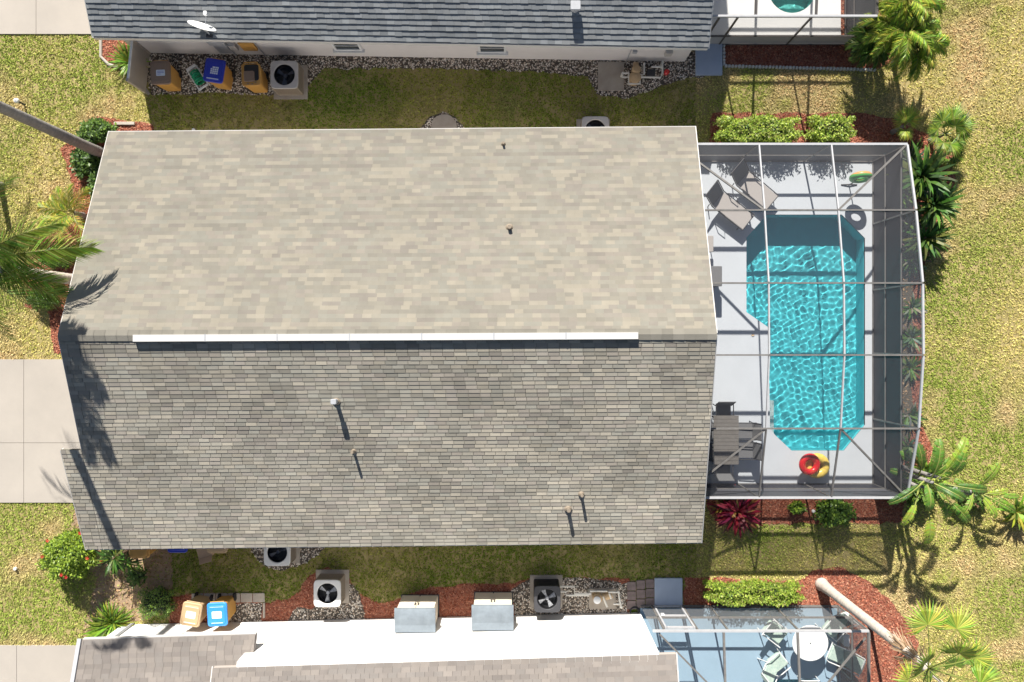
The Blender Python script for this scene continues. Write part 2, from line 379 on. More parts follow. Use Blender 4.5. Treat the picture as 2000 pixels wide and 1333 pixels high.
# ---------------------------------------------------------------- pools
def pool(poly, depth, plaster, label, wl, amp=1.0, steps=None, res=.024):
    c = Vector((sum(p[0] for p in poly) / len(poly), sum(p[1] for p in poly) / len(poly)))
    t = thing("swimming_pool", label, "pool", (c.x, c.y, 0)); n = len(poly)
    lp = [(p[0] - c.x, p[1] - c.y) for p in poly]
    m = MB(); vs = [(x, y, .048) for x, y in lp] + [(x, y, -depth) for x, y in lp]
    ar = sum(lp[i][0] * lp[(i + 1) % n][1] - lp[(i + 1) % n][0] * lp[i][1] for i in range(n))
    fs = [(i, (i + 1) % n, n + (i + 1) % n, n + i) for i in range(n)] + [tuple(range(n, 2 * n))]
    if ar < 0: fs = [tuple(reversed(f)) for f in fs[:-1]] + [tuple(reversed(fs[-1]))]
    m.add(vs, fs); b = m.build("basin", plaster, t)
    try: b.cycles.is_caustics_receiver = True
    except Exception: pass
    if steps:
        ms = MB()
        for (x0, y0, x1, y1, z) in steps: ms.box(((x0 + x1) / 2 - c.x, (y0 + y1) / 2 - c.y, (z - depth) / 2 - .001), (abs(x1 - x0), abs(y1 - y0), depth + z))
        st = ms.build("step", mt['deck_white'], t)
        try: st.cycles.is_caustics_receiver = True
        except Exception: pass
    # rippled water surface, real waves in the mesh
    xs = [p[0] for p in lp]; ys = [p[1] for p in lp]
    nx = int((max(xs) - min(xs)) / res) + 3; ny = int((max(ys) - min(ys)) / res) + 3
    X = min(xs) - res + np.arange(nx) * res; Y = min(ys) - res + np.arange(ny) * res; XX, YY = np.meshgrid(X, Y, indexing='ij')
    rg = np.random.default_rng(5); Z = np.zeros_like(XX)
    for _ in range(34):
        lam = rg.uniform(.10, .28); a = rg.uniform(0, 2 * math.pi); k = 2 * math.pi / lam; ph = rg.uniform(0, 6.28)
        wx = .12 * np.sin(YY * rg.uniform(1, 3) + ph); wy = .12 * np.sin(XX * rg.uniform(1, 3) + ph * 2)
        Z += (.55 + .55 * np.sin(XX * 1.3 + YY * .9 + _) ) * .00125 * amp * (lam / .35) ** 1.6 * np.sin(k * ((XX + wx) * math.cos(a) + (YY + wy) * math.sin(a)) + ph)
    V = np.stack([XX.ravel(), YY.ravel(), (Z + wl).ravel()], 1)
    I = np.arange(nx * ny).reshape(nx, ny); Fq = np.stack([I[:-1, :-1].ravel(), I[1:, :-1].ravel(), I[1:, 1:].ravel(), I[:-1, 1:].ravel()], 1)
    cen = V[Fq].mean(1)[:, :2]; big = []
    for i, p in enumerate(lp):   # cells whose middle is inside, grown a little so the water meets the walls
        big.append((p[0] * 1.0, p[1] * 1.0))
    keep = inside(cen, big)
    for d in ((res, 0), (-res, 0), (0, res), (0, -res)): keep |= inside(cen + np.array(d) * .75, big)
    Fq = Fq[keep]; used = np.unique(Fq); remap = -np.ones(len(V), int); remap[used] = np.arange(len(used))
    w = npmesh("water_surface", V[used], remap[Fq], None, MWATER, t)
    w.data.polygons.foreach_set("use_smooth", [True] * len(w.data.polygons))
    try: w.cycles.is_caustics_caster = True
    except Exception: pass
    return t
MWATER = bpy.data.materials.new("water"); MWATER.use_nodes = True
_b = MWATER.node_tree.nodes["Principled BSDF"]; _b.inputs["Base Color"].default_value = (.86, .97, .98, 1); _b.inputs["Roughness"].default_value = 0
_b.inputs["Transmission Weight"].default_value = 1; _b.inputs["IOR"].default_value = 1.33
ax, ay = at(1500, 848); bx, by = at(1515, 784)
pool(POOLG, .85, mt['plaster'], "turquoise swimming pool with cut corners inside the big screen cage", -.10, 1.0, [(ax, ay, bx, by, -.22)])
pool(G(SPA), .9, mt['plaster_top'], "round turquoise pool end in the white deck of the upper house", -.06, .7)
pool(G(POOLB), 1.2, mt['plaster'], "dark teal pool edge beside the round white table", -.1, .7)

# ---------------------------------------------------------------- roofs: real courses of tabs, each lapping the one below
def shingles(m, el, er, rl, rr, course, tab, step, palette, spread, rowtone=.05, seed=1, lap_cap=True, keep=None, gap=.004, vjit=0.0):
    """el, er = eave corners; rl, rr = ridge corners (3D). Adds tabs to MB m as one-face-each tinted quads"""
    rg = random.Random(seed); el, er, rl, rr = map(Vector, (el, er, rl, rr))
    nrm = (er - el).cross(rl - el).normalized()
    if nrm.z < 0: nrm = -nrm
    length = ((rl + rr) / 2 - (el + er) / 2).length; n = int(round(length / course))
    low = {}
    for i in range(n):
        v0, v1 = i / n, (i + 1) / n
        a0, b0, a1, b1 = el.lerp(rl, v0), er.lerp(rr, v0), el.lerp(rl, v1), er.lerp(rr, v1)
        w = (b0 - a0).length; nt_ = max(2, int(round(w / tab))); off = rg.random() * .8 + .1; row = rg.uniform(-rowtone, rowtone)
        us = [0.0] + [(k + off + rg.uniform(-.04, .04)) / nt_ for k in range(nt_)] + [1.0]
        us = sorted(u for u in us if 0 <= u <= 1)
        run = 0; tone = None
        for k in range(len(us) - 1):
            u0, u1 = us[k], us[k + 1]
            if u1 - u0 < .0005: continue
            g = gap / w * .5
            u0 += g; u1 -= g
            if run <= 0 or tone is None:
                tone = palette[min(len(palette) - 1, int(rg.random() * len(palette)))]; run = rg.choice((1, 1, 1, 2))
            run -= 1
            # broad drifts of tone across the roof, as pallets of shingles differ
            cx = (u0 + u1) / 2 * w; cy = v0 * length
            drift = .5 * math.sin(cx * .9 + cy * 1.7 + seed) + .5 * math.sin(cx * 2.3 - cy * 1.1 + 2 * seed)
            f = 1 + row + spread * (rg.uniform(-1, 1) * .6 + drift * .5)
            col = tuple(c * f for c in tone)
            h = step * rg.uniform(.8, 1.15); dv = rg.uniform(-vjit, vjit) / length
            A, B = a0.lerp(b0, u0), a0.lerp(b0, u1); C_, D = a1.lerp(b1, u1), a1.lerp(b1, u0)
            sh = (a1 - a0) * dv * n
            A = A + sh; B = B + sh
            if keep and not keep((A + C_) / 2): continue
            top = nrm * h
            m.add([A + top, B + top, C_ + nrm * .0012, D + nrm * .0012], [(0, 1, 2, 3)], col)
            m.add([A - nrm * .004, B - nrm * .004, B + top, A + top], [(0, 1, 2, 3)], tuple(c * .9 for c in col))
    return m
def slab(m, pts, t, col, drop=.03):
    """closed board under a roof plane"""
    pts = [Vector(p) for p in pts]; n = (pts[1] - pts[0]).cross(pts[2] - pts[1]).normalized()
    if n.z < 0: n = -n; pts = pts[::-1]
    top = [p - n * drop for p in pts]; bot = [p - Vector((0, 0, t)) for p in top]; k = len(pts)
    m.add(top + bot, [tuple(range(k)), tuple(reversed(range(k, 2 * k)))] + [(i, k + i, k + (i + 1) % k, (i + 1) % k) for i in range(k)], col)
PAL_MAIN = [tuple(q * k for q, k in zip(c, (1.35, 1.335, 1.33))) for c in [(.275, .258, .215), (.265, .25, .212), (.31, .286, .236), (.255, .24, .203), (.28, .265, .224), (.318, .293, .24), (.258, .238, .206), (.27, .26, .222), (.285, .26, .222)]]
PAL_TOP = [(.31, .325, .335), (.285, .30, .31), (.34, .355, .36), (.30, .31, .315), (.255, .27, .28)]
PAL_LOW = [(.285, .255, .232), (.265, .237, .217), (.305, .272, .245), (.275, .25, .23)]
ZE = 2.45; ZR = 4.97
E_NW, E_NE, E_SE, E_SW = at3(212, 258, ZE), at3(1358, 248, ZE), at3(1370, 1060, ZE), at3(170, 1073, ZE)
R_W, R_E = at3(113, 656, ZR), at3(1400, 653, ZR)
house = thing("house", "long house in the middle with the big beige and grey shingled gable roof", "house", (0, 0, 0))
m = MB()
slab(m, [E_NW, E_NE, R_E, R_W], .16, (.24, .225, .19)); 
# south slope: west rake steps out over the garage
ew = Vector(E_SW); rw = Vector(R_W)
def south(x_l, v): return None
sx = Vector((R_W[0], E_SW[1], 0))
E_S1 = Vector(E_SE).lerp(Vector(E_SW), (E_SE[0] + 12.12) / (E_SE[0] - E_SW[0])); 
slab(m, [E_SE, E_S1, R_W, R_E], .16, (.24, .225, .19))
v_j = .492                                              # share of the slope below which the garage roof projects
J_in = E_S1.lerp(Vector(R_W), v_j); J_out = Vector((at(108, 871, 3.72)[0], J_in.y, J_in.z))
E_SWo = Vector((E_SW[0] - .05, E_SW[1], E_SW[2])); J_out = Vector((E_SWo.x - .04, J_in.y, J_in.z))
slab(m, [E_S1, E_SWo, J_out, J_in], .16, (.24, .225, .19), drop=.031)
shingles(m, E_NW, E_NE, R_W, R_E, .122, .24, .006, PAL_MAIN, .035, seed=3, gap=.001)
shingles(m, E_S1, E_SE, R_W, R_E, .122, .31, .011, PAL_MAIN, .28, seed=5, gap=.010, vjit=.003)
shingles(m, E_SWo, E_S1, J_out, J_in, .122, .31, .011, PAL_MAIN, .28, seed=9, gap=.010, vjit=.003)
# ridge cap of overlapping short pieces
rA, rB = Vector(R_W), Vector(R_E); n = 58
for i in range(n):
    a = rA.lerp(rB, i / n); b = rA.lerp(rB, (i + 1.15) / n) if i < n - 1 else rB; f = rnd(.85, 1.1); z1 = .018; z2 = .030
    dn, dsx = Vector((0, .15, -.055)), Vector((0, -.15, -.055)); c = tuple(q * f for q in (.32, .30, .255))
    m.add([a + Vector((0, 0, z1)), b + Vector((0, 0, z2)), b + dn + Vector((0, 0, z2)), a + dn + Vector((0, 0, z1))], [(0, 1, 2, 3)], c)
    m.add([b + Vector((0, 0, z2)), a + Vector((0, 0, z1)), a + dsx + Vector((0, 0, z1)), b + dsx + Vector((0, 0, z2))], [(0, 1, 2, 3)], c)
roof = m.build("roof", mt['shingle'], house)
def edge_board(parent, pts, name="fascia", w=.03, h=.17, drop=.035, mat=None):
    m = MB()
    for a, b in zip(pts[:-1], pts[1:]):
        a, b = Vector(a), Vector(b); m.beam(a - Vector((0, 0, h / 2 + drop)), b - Vector((0, 0, h / 2 + drop)), w, h)
    return m.build(name, mat or mt['fascia'], parent)
def outset(p, dx, dy): return (p[0] + dx, p[1] + dy, p[2])
edge_board(house, [outset(E_NW, 0, .017), outset(E_NE, 0, .017)]); edge_board(house, [outset(E_SE, 0, -.017), outset(E_SWo, 0, -.017)])
edge_board(house, [outset(E_NE, .017, 0), outset(R_E, .017, 0), outset(E_SE, .017, 0)])
edge_board(house, [outset(E_NW, -.017, 0), outset(R_W, -.017, 0), outset(J_in, -.017, 0)])
edge_board(house, [outset(J_out, -.017, 0), outset(E_SWo, -.017, 0)])
# ridge vent: long white hood
m = MB(); va, vb = at3(258, 661, 5.05), at3(1247, 656, 5.05); m.beam((va[0], va[1], 4.99), (vb[0], vb[1], 4.99), .18, .05)
rv = m.build("ridge_vent", mt['fascia'], house)
for k in range(1, 7):
    u = k / 7; X = va[0] + (vb[0] - va[0]) * u; MB().box((X, va[1] + (vb[1] - va[1]) * u, 4.991), (.04, .19, .056)).build("joint_cap", mt['steel'], rv)
def roof_z(Y): return ZE + (ZR - ZE) * (1 - abs(Y - .15) / 6.2)
def vent_pipe(px, py, h, r, parent, zf, hood=False):
    z = 3.5
    for _ in range(8): x, y = at(px, py, z + h); z = zf(y)
    m = MB(); m.tube([(x, y, z - .02), (x, y, z + h)], r, 12)
    if hood: m.rbox((x, y, z + h + .02), (r * 2.6, r * 2.4, .10), .03)
    p = m.build("vent_pipe", mt['acside'] if not hood else mt['steel'], parent)
    f = MB(); f.lathe([(r * 2.0, .0), (r * 1.15, .05), (r, .055)], 16, (x, y, z)); f.build("flashing", mt['acside'], p)
vent_pipe(983, 279, .16, .035, house, roof_z); vent_pipe(995, 443, .20, .055, house, roof_z)
vent_pipe(652, 785, .32, .06, house, roof_z, True); vent_pipe(687, 884, .30, .042, house, roof_z)
vent_pipe(1137, 969, .30, .045, house, roof_z); vent_pipe(1111, 998, .30, .055, house, roof_z)
# walls under the roof, with the gable ends
WX0, WX1, WY0, WY1 = -11.62, 5.02, -5.6, 5.85
m = MB()
m.prism([(WX0, WY0), (WX1, WY0), (WX1, WY1), (WX0, WY1)], 0, 2.34)
for x in (WX0 + .1, WX1 - .1):
    zz = lambda y: ZE + (ZR - ZE) * (1 - abs(y - .15) / 6.2) - .22
    P = [(WY0, 2.3), (WY1, 2.3), (WY1, zz(WY1)), (.15, zz(.15)), (WY0, zz(WY0))]
    vs = [(x - .1, a, b) for a, b in P] + [(x + .1, a, b) for a, b in P]
    m.add(vs, [(4, 3, 2, 1, 0), (5, 6, 7, 8, 9)] + [(i, (i + 1) % 5, 5 + (i + 1) % 5, 5 + i) for i in range(5)])
m.prism([(-12.35, -5.6), (WX0 + .01, -5.6), (WX0 + .01, -2.9), (-12.35, -2.9)], 0, 2.32)
m.build("wall", mt['wall'], house)
def window(parent, c, w, h, axis, out, glass='glass', frame='white'):
    """axis 'x': window lies along x and faces out*y ; axis 'y' the other way"""
    def bx(mm, a0, a1, z0, z1, d0, d1):
        if axis == 'x': mm.box((c[0] + (a0 + a1) / 2, c[1] + out * (d0 + d1) / 2, c[2] + (z0 + z1) / 2), (a1 - a0, abs(d1 - d0), z1 - z0))
        else: mm.box((c[0] + out * (d0 + d1) / 2, c[1] + (a0 + a1) / 2, c[2] + (z0 + z1) / 2), (abs(d1 - d0), a1 - a0, z1 - z0))
    g = MB(); bx(g, -w / 2, w / 2, 0, h, .003, .012); wn = g.build("window", mt[glass], parent)
    f = MB(); t = .07
    bx(f, -w / 2 - t, w / 2 + t, h, h + t, 0.001, .05); bx(f, -w / 2 - t, w / 2 + t, -t, 0, .001, .05)
    bx(f, -w / 2 - t, -w / 2, 0, h, .001, .05); bx(f, w / 2, w / 2 + t, 0, h, .001, .05); bx(f, -w / 2, w / 2, h / 2 - .015, h / 2 + .015, .001, .03)
    f.build("frame", mt[frame], wn)
    s = MB(); bx(s, -w / 2 - .13, w / 2 + .13, -t - .07, -t, .001, .11); s.build("sill", mt[frame], wn)
    return wn
window(house, (5.02, 2.6, .12), 2.6, 2.0, 'y', 1); window(house, (5.02, -3.6, .9), 1.6, 1.1, 'y', 1)
for x in (-8.5, -3.0, 2.2): window(house, (x, WY0, 1.05), 1.0, 1.0, 'x', -1)
for x in (-9, -4.5, 1.5): window(house, (x, WY1, 1.05), 1.0, 1.0, 'x', 1)
g = MB()
for k in range(4): g.box((-12.375, -4.25, .3 + k * .52), (.05, 2.4, .50))
g.build("garage_door", mt['white'], house)

# upper house
hT = thing("house", "upper house with the blue grey shingled roof and white side wall", "house", (0, 0, 0))
zt = 2.55; T_W, T_E = at3(180, 71, zt), at3(1384, 92, zt)
ry, rz_ = 15.6, 5.2; T_RW = (T_W[0] - .16, ry, rz_); T_RE = (T_E[0] + .06, ry, rz_)
m = MB(); slab(m, [T_W, T_E, T_RE, T_RW], .17, (.2, .22, .24)); slab(m, [T_RW, T_RE, (T_E[0], 22.2, zt), (T_W[0], 22.2, zt)], .17, (.2, .22, .24))
shingles(m, T_W, T_E, T_RW, T_RE, .155, .22, .028, PAL_TOP, .12, seed=13, gap=.003, vjit=.008)
m.build("roof", mt['shingle'], hT)
edge_board(hT, [outset(T_W, 0, -.017), outset(T_E, 0, -.017)]); edge_board(hT, [outset(T_W, -.017, 0), outset(T_RW, -.017, 0)]); edge_board(hT, [outset(T_E, .017, 0), outset(T_RE, .017, 0)])
wl, wr = at(272, 104), at(1337, 121)
m = MB(); m.prism([wl, wr, (wr[0], 21.7), (wl[0], 21.7)], 0, 2.45)
for x in (wl[0] + .08, wr[0] - .08):
    P = [(wr[1] + .2, 2.4), (21.6, 2.4), (ry, rz_ - .25)]
    vs = [(x - .08, a, b) for a, b in P] + [(x + .08, a, b) for a, b in P]; m.add(vs, [(2, 1, 0), (3, 4, 5), (0, 1, 4, 3), (1, 2, 5, 4), (2, 0, 3, 5)])
m.build("wall", mt['wall'], hT)
def wy(x): return wl[1] + (wr[1] - wl[1]) * (x - wl[0]) / (wr[0] - wl[0])
for px in (667, 960):
    x = at(px, 0, 1.75)[0]; window(hT, (x, wy(x) - .008, .74), .74, .56, 'x', -1)
vent_pipe(1124, 12, .30, .11, hT, lambda y: zt + (rz_ - zt) * (y - T_W[1]) / (ry - T_W[1]), True)
# service boxes on the wall near the bins, meter and pipes near the pump
def wallbox(px, py, w, h, d, mat, parent, z, name="service_box"):
    z = min(z, 26 - 1555 * 9.3 / (666.5 - py)) if py < 95 else z; z = min(z, 1.2)
    x = at(px, 0, z)[0]; m = MB(); m.rbox((x, wy(x) - d / 2 - .002, z), (w, d, h), .015); return m.build(name, mt[mat], parent)
wallbox(432, 90, .42, .95, .12, 'steel', hT, 1.55); wallbox(455, 90, .22, .40, .13, 'acgrey', hT, 1.75, "electric_meter"); wallbox(484, 88, .45, .62, .12, 'orange', hT, 2.0)
wallbox(414, 80, .28, .34, .10, 'steel', hT, 2.2); wallbox(1306, 90, .22, .28, .12, 'acgrey', hT, 1.5); wallbox(1240, 90, .14, .14, .08, 'steel', hT, 1.9)
for cpx, cr, ch in ((440, .025, 1.2), (1232, .012, 2.3), (500, .02, 1.8)):
    x = at(cpx, 0, 1)[0]; MB().tube([(x, wy(x) - .04, 0), (x, wy(x) - .04, ch)], cr).build("conduit", mt['steel'], hT)
x2 = at(1270, 0, 1.5)[0]; MB().tube([(x2, wy(x2) - .03, 1.62), (x2 + .5, wy(x2) - .03, 1.6)], .012).build("conduit", mt['steel'], hT)

# lower house: low garage roof and taller main wall
hB = thing("house", "lower house with tall glaring white wall and pinkish shingled roofs", "house", (0, 0, 0))
ga, gb = at3(160, 1251, 2.5), at3(499, 1240, 2.5); gs = .35
wa = at(240, 1220); wb = at(1250, 1196); zt2 = 3.35
def wyb(x): return wa[1] + (wb[1] - wa[1]) * (x - wa[0]) / (wb[0] - wa[0])
gc = (-7.6, -15.0, 2.5 + .35 * 6.3); gd = (ga[0], -15.0, 2.5 + .35 * 6.2)
m = MB(); slab(m, [ga, gb, gc, gd], .15, (.34, .3, .27))
shingles(m, ga, gb, gd, gc, .135, .26, .010, PAL_LOW, .10, seed=21, gap=.006)
ma, mb_ = at3(415, 1305, zt2), at3(1321, 1278, zt2); mc = (mb_[0] + .02, -16, zt2 + .35 * 7.1); md = (ma[0], -16, zt2 + .35 * 6.75)
slab(m, [ma, mb_, mc, md], .15, (.34, .3, .27)); shingles(m, ma, mb_, md, mc, .135, .26, .010, PAL_LOW, .10, seed=22, gap=.006)
m.build("roof", mt['shingle'], hB)
edge_board(hB, [outset(ma, 0, -.03), outset(mb_, 0, -.03)], h=.10); edge_board(hB, [outset(ga, 0, .017), outset(gb, 0, .017)], h=.12)
edge_board(hB, [outset(mb_, .017, 0), outset(mc, .017, 0)]); edge_board(hB, [outset(ma, -.017, 0), outset(md, -.017, 0)])
m = MB(); m.beam(outset(ga, -.06, .05), (gd[0] - .06, gd[1], gd[2]), .11, .09); m.tube([(ga[0] - .05, ga[1] - .1, 2.4), (ga[0] + .35, wyb(-12.2) + .06, 2.1), (ga[0] + .35, wyb(-12.2) + .06, .05)], .035)
m.build("gutter", mt['steel'], hB)
m = MB(); x7 = at(462, 0, zt2)[0]
m.prism([wa, (x7 - .01, wyb(x7)), (x7 - .01, -20), (wa[0], -20)], 0, lambda x, y: min(2.42, 2.42) if y > -10 else 4.1)
m.prism([(x7, wyb(x7)), wb, (wb[0], -20), (x7, -20)], 0, lambda x, y: zt2 - .03 if y > -12 else 6.0)
m.build("wall", mt['wall_white'], hB)

# ---------------------------------------------------------------- screen cages
def cage_arch(y):
    ys = [-4.66, -2.53, -.40, 1.66, 3.81, 5.86]; zs = [2.30, 2.98, 3.24, 3.20, 2.82, 2.30]
    return float(np.interp(y, ys, zs))
cg = thing("pool_cage", "large aluminium screen cage with arched roof over the big pool", "screen cage", (0, 0, 0))
CX0, CX1 = 5.06, 11.76; YS = [-4.66, -2.53, -.40, 1.66, 3.81, 5.86]; XL = [7.35, 9.50]
def top(x, y): return (x, y, cage_arch(y))
def bar(name, p, q, w=.07, h=.09, mat='frame', par=None): return MB().beam(p, q, w, h).build(name, mt[mat], par)
for y in YS:
    e = y in (YS[0], YS[-1]); bar("rafter", top(CX0, y), top(CX1, y), .065 if e else .045, .08, 'frame_light' if e else 'frame', cg)
    z = cage_arch(y); bar("post", (CX1, y, .05), (CX1, y, z - .05), .05, .05, 'frame', cg)
for x in [*XL, CX1]:
    for a, b in zip(YS[:-1], YS[1:]):
        bar("purlin", top(x, a + .03), top(x, b - .03), .04 if x < 11 else .055, .07, 'frame_light' if (a > -3 or x > 11) else 'frame', cg)
for y in (YS[0], YS[-1]):
    for x in [CX0 + .04, *XL]: bar("post", (x, y, .05), (x, y, 2.25), .05, .05, 'frame', cg)
    for z in (.07, .92): bar("rail", (CX0, y, z), (CX1, y, z), .05, .05, 'frame', cg)
for z in (.07, .92, 1.95):
    for a, b in zip(YS[:-1], YS[1:]): bar("rail", (CX1, a + .03, z), (CX1, b - .03, z), .05, .05, 'frame', cg)
for p, q in (((CX0 + .2, 5.5), (7.35, 3.81)), ((CX1, 5.86), (9.5, 3.81)), ((7.35, -2.53), (CX0 + .2, -4.4)), ((9.5, -2.53), (CX1, -4.66))):
    bar("brace", (p[0], p[1], cage_arch(p[1]) - .01), (q[0], q[1], cage_arch(q[1]) - .01), .05, .07, 'frame', cg)
xs = [CX0, *XL, CX1]
for i in range(3):
    for j in range(5):
        a, b = YS[j], YS[j + 1]; x0, x1 = xs[i], xs[i + 1]
        MB().add([top(x0, a), top(x1, a), top(x1, b), top(x0, b)], [(0, 1, 2, 3)]).build("screen_panel", mt['screen'], cg)
for j in range(5):
    a, b = YS[j], YS[j + 1]
    MB().add([(CX1, a, .1), (CX1, b, .1), (CX1, b, 1.93), (CX1, a, 1.93)], [(0, 1, 2, 3)]).build("privacy_panel", mt['screen_dense'], cg)
    MB().add([(CX1, a, 1.97), (CX1, b, 1.97), top(CX1, b), top(CX1, a)], [(0, 1, 2, 3)]).build("screen_panel", mt['screen'], cg)
for y in (YS[0], YS[-1]):
    for i in range(3):
        x0, x1 = xs[i], xs[i + 1]
        MB().add([(x0, y, .1), (x1, y, .1), (x1, y, .90), (x0, y, .90)], [(0, 1, 2, 3)]).build("privacy_panel", mt['screen_dense' if y < 0 else 'screen'], cg)
        MB().add([(x0, y, .94), (x1, y, .94), (x1, y, 2.27), (x0, y, 2.27)], [(0, 1, 2, 3)]).build("screen_panel", mt['screen'], cg)
mt['kick'] = screen_mat('kick_panel', .75, (.42, .42, .43))
# upper cage (dark bronze, flat front beam)
ct = thing("pool_cage", "upper screen cage with dark posts and white top beam", "screen cage", (0, 0, 0))
TX0, TX1, TY = 5.80, 10.86, 9.67
z1 = 2.3
def flat_cage(t, x0, x1, yf, yb, z1, posts, rails, roofx, mat_beam, mat_post, back, dense, scr):
    y_far = yb
    bar("beam", (x0, yf, z1), (x1, yf, z1), .06, .09, mat_beam, t)
    bar("beam", (x1, yf + (.04 if back > 0 else -.04), z1), (x1, y_far, z1 + .0), .06, .09, mat_post, t)
    for z in rails:
        bar("rail", (x0, yf, z), (x1, yf, z), .05, .05, mat_post, t); bar("rail", (x1, yf, z), (x1, y_far, z), .05, .05, mat_post, t)
    for x in posts: bar("post", (x, yf, .05), (x, yf, z1 - .05), .05, .05, mat_post, t)
    for x in roofx: bar("rafter", (x, yf, z1), (x, y_far, z1 + .9), .06, .08, mat_post, t)
    n = 4; ys = [yf + (y_far - yf) * k / n for k in range(n + 1)]
    for k, y in enumerate(ys[1:]):
        bar("post", (x1, y, .05), (x1, y, z1 - .05), .05, .05, mat_post, t); bar("purlin", (x0, y, z1 + .9 * (k + 1) / n), (x1, y, z1 + .9 * (k + 1) / n), .05, .07, mat_post, t)
    xe = sorted([x0, x1] + list(roofx))
    for a, b in zip(xe[:-1], xe[1:]):
        MB().add([(a, yf, z1), (b, yf, z1), (b, y_far, z1 + .9), (a, y_far, z1 + .9)], [(0, 1, 2, 3)]).build("screen_panel", mt[scr], t)
    r0 = rails[1] if dense else .08
    xe = sorted(set([x0, x1] + list(posts)))
    for a, b in zip(xe[:-1], xe[1:]):
        if b - a < .1: continue
        if dense: MB().add([(a, yf, .1), (b, yf, .1), (b, yf, r0 - .02), (a, yf, r0 - .02)], [(0, 1, 2, 3)]).build("kick_panel", mt['kick'], t)
        MB().add([(a, yf, r0 + .02), (b, yf, r0 + .02), (b, yf, z1 - .04), (a, yf, z1 - .04)], [(0, 1, 2, 3)]).build("screen_panel", mt[scr], t)
    for a, b in zip(ys[:-1], ys[1:]):
        MB().add([(x1, a, .1), (x1, b, .1), (x1, b, z1), (x1, a, z1)], [(0, 1, 2, 3)]).build("screen_panel", mt['screen_dense' if dense else 'screen'], t)
flat_cage(ct, TX0, TX1, TY, 17.5, z1, [6.20, 6.75, 8.95, TX1], (.07, .76), [7.25, 9.05], 'frame_light', 'frame_dark', 1, True, 'screen_thin')
cb = thing("pool_cage", "lower screen cage with a light framed screen door over blue deck", "screen cage", (0, 0, 0))
BX0, BX1, BY = 4.19, 10.62, -8.63
flat_cage(cb, BX0, BX1, BY, -16.5, z1, [4.55, 5.55, 6.45, 8.55, BX1], (.07, 1.15), [6.30, 8.50], 'frame_light', 'frame', -1, False, 'screen_thin')
bar("brace", (4.4, BY - .1, z1), (6.3, BY - 2.0, z1 + .22), .045, .06, 'frame', cb); bar("brace", (BX1 - .1, BY - .2, z1), (8.5, BY - 2.4, z1 + .27), .045, .06, 'frame', cb)
dr = MB()
for x in (4.62, 5.48): dr.box((x, BY + .02, 1.1), (.055, .05, 2.0))
for z in (.15, 1.05, 2.06): dr.box((5.05, BY + .02, z), (.78, .05, .09))
d = dr.build("screen_door", mt['frame_light'], cb); MB().box((4.72, BY + .06, 1.05), (.10, .04, .16)).build("handle", mt['white'], d)
# ---------------------------------------------------------------- ground cover: blades, chips and stones as real small pieces
def vnoise(P, s, seed):
    """smooth value noise on plan points"""
    rg = np.random.default_rng(seed); T = rg.random((256, 256)); q = P * s + 1000.0; i = np.floor(q).astype(int); f = q - i; f = f * f * (3 - 2 * f)
    a = T[i[:, 0] % 256, i[:, 1] % 256]; b = T[(i[:, 0] + 1) % 256, i[:, 1] % 256]; c = T[i[:, 0] % 256, (i[:, 1] + 1) % 256]; d = T[(i[:, 0] + 1) % 256, (i[:, 1] + 1) % 256]
    return (a * (1 - f[:, 0]) + b * f[:, 0]) * (1 - f[:, 1]) + (c * (1 - f[:, 0]) + d * f[:, 0]) * f[:, 1]
def fbm(P, s, seed): return (vnoise(P, s, seed) + .5 * vnoise(P, s * 2.1, seed + 1) + .25 * vnoise(P, s * 4.3, seed + 2)) / 1.75
N = 1050000
C0 = np.stack([RNG.uniform(-17.6, 17.6, N // 3), RNG.uniform(-12.2, 12.2, N // 3)], 1); P = np.repeat(C0, 3, 0)[:N] + RNG.normal(0, .018, (len(C0) * 3, 2))[:N]; N = len(P)
hid = [[(200, 330), (1318, 330), (1318, 985), (200, 985)], [(300, -300), (1330, -300), (1330, 60), (300, 60)], [(260, 1232), (1240, 1232), (1240, 1700), (260, 1700)]]
ok = np.ones(N, bool)
for q in DRIVES + [DECK, DECK_T, DECK_B] + DARK_STRIP + MULCH + GRAVEL + hid: ok &= ~inside(P, G(q))
dirtm = inside(P, G(DIRT[0])); ok &= ~(dirtm & (RNG.random(N) < .86))
dry = fbm(P, .35, 3); cl = fbm(P, 5.5, 9)
ok &= RNG.random(N) < np.clip(1.25 - .55 * (dry > .62) - .6 * (cl < .33), .2, 1)
P = P[ok]; dry = dry[ok]; cl = cl[ok]; n = len(P)
lush_shade = ((P[:, 0] > -11.9) & (P[:, 0] < 6) & (((P[:, 1] > 6) & (P[:, 1] < 9)) | ((P[:, 1] < -5.7) & (P[:, 1] > -9.2)))).astype(float)  # strips between houses: greener grass, plus the houses' shade darkened into its colour
bare = np.clip(fbm(P, .8, 31) - .52, 0, 1) * 3.2
t1 = RNG.random(n)[:, None]
straw = np.array([.78, .65, .27]); green = np.array([.34, .42, .08]); olive = np.array([.60, .56, .18]); tan_ = np.array([.76, .56, .33])
w = np.clip(.50 + .09 * np.sin(P[:, 0] * 5.2 + .6 * np.sin(P[:, 1] * .5)) * (P[:, 0] > 12) + (dry - .5) * 2.4 + RNG.normal(0, .22, n), 0, 1)[:, None]
colr = green * (1 - w) + np.where(t1 < .5, straw, olive) * w
colr = colr * (1 - np.clip(bare, 0, .8)[:, None]) + tan_ * np.clip(bare, 0, .8)[:, None]
lm = lush_shade[:, None] * .75; colr = colr * (1 - lm) + (np.array([.13, .23, .02]) * (1 - .6 * w) + np.array([.32, .29, .04]) * .6 * w) * lm
colr = colr * RNG.uniform(.68, 1.32, n)[:, None]; colr[RNG.random(n) < .10] *= .5; colr *= 1.10
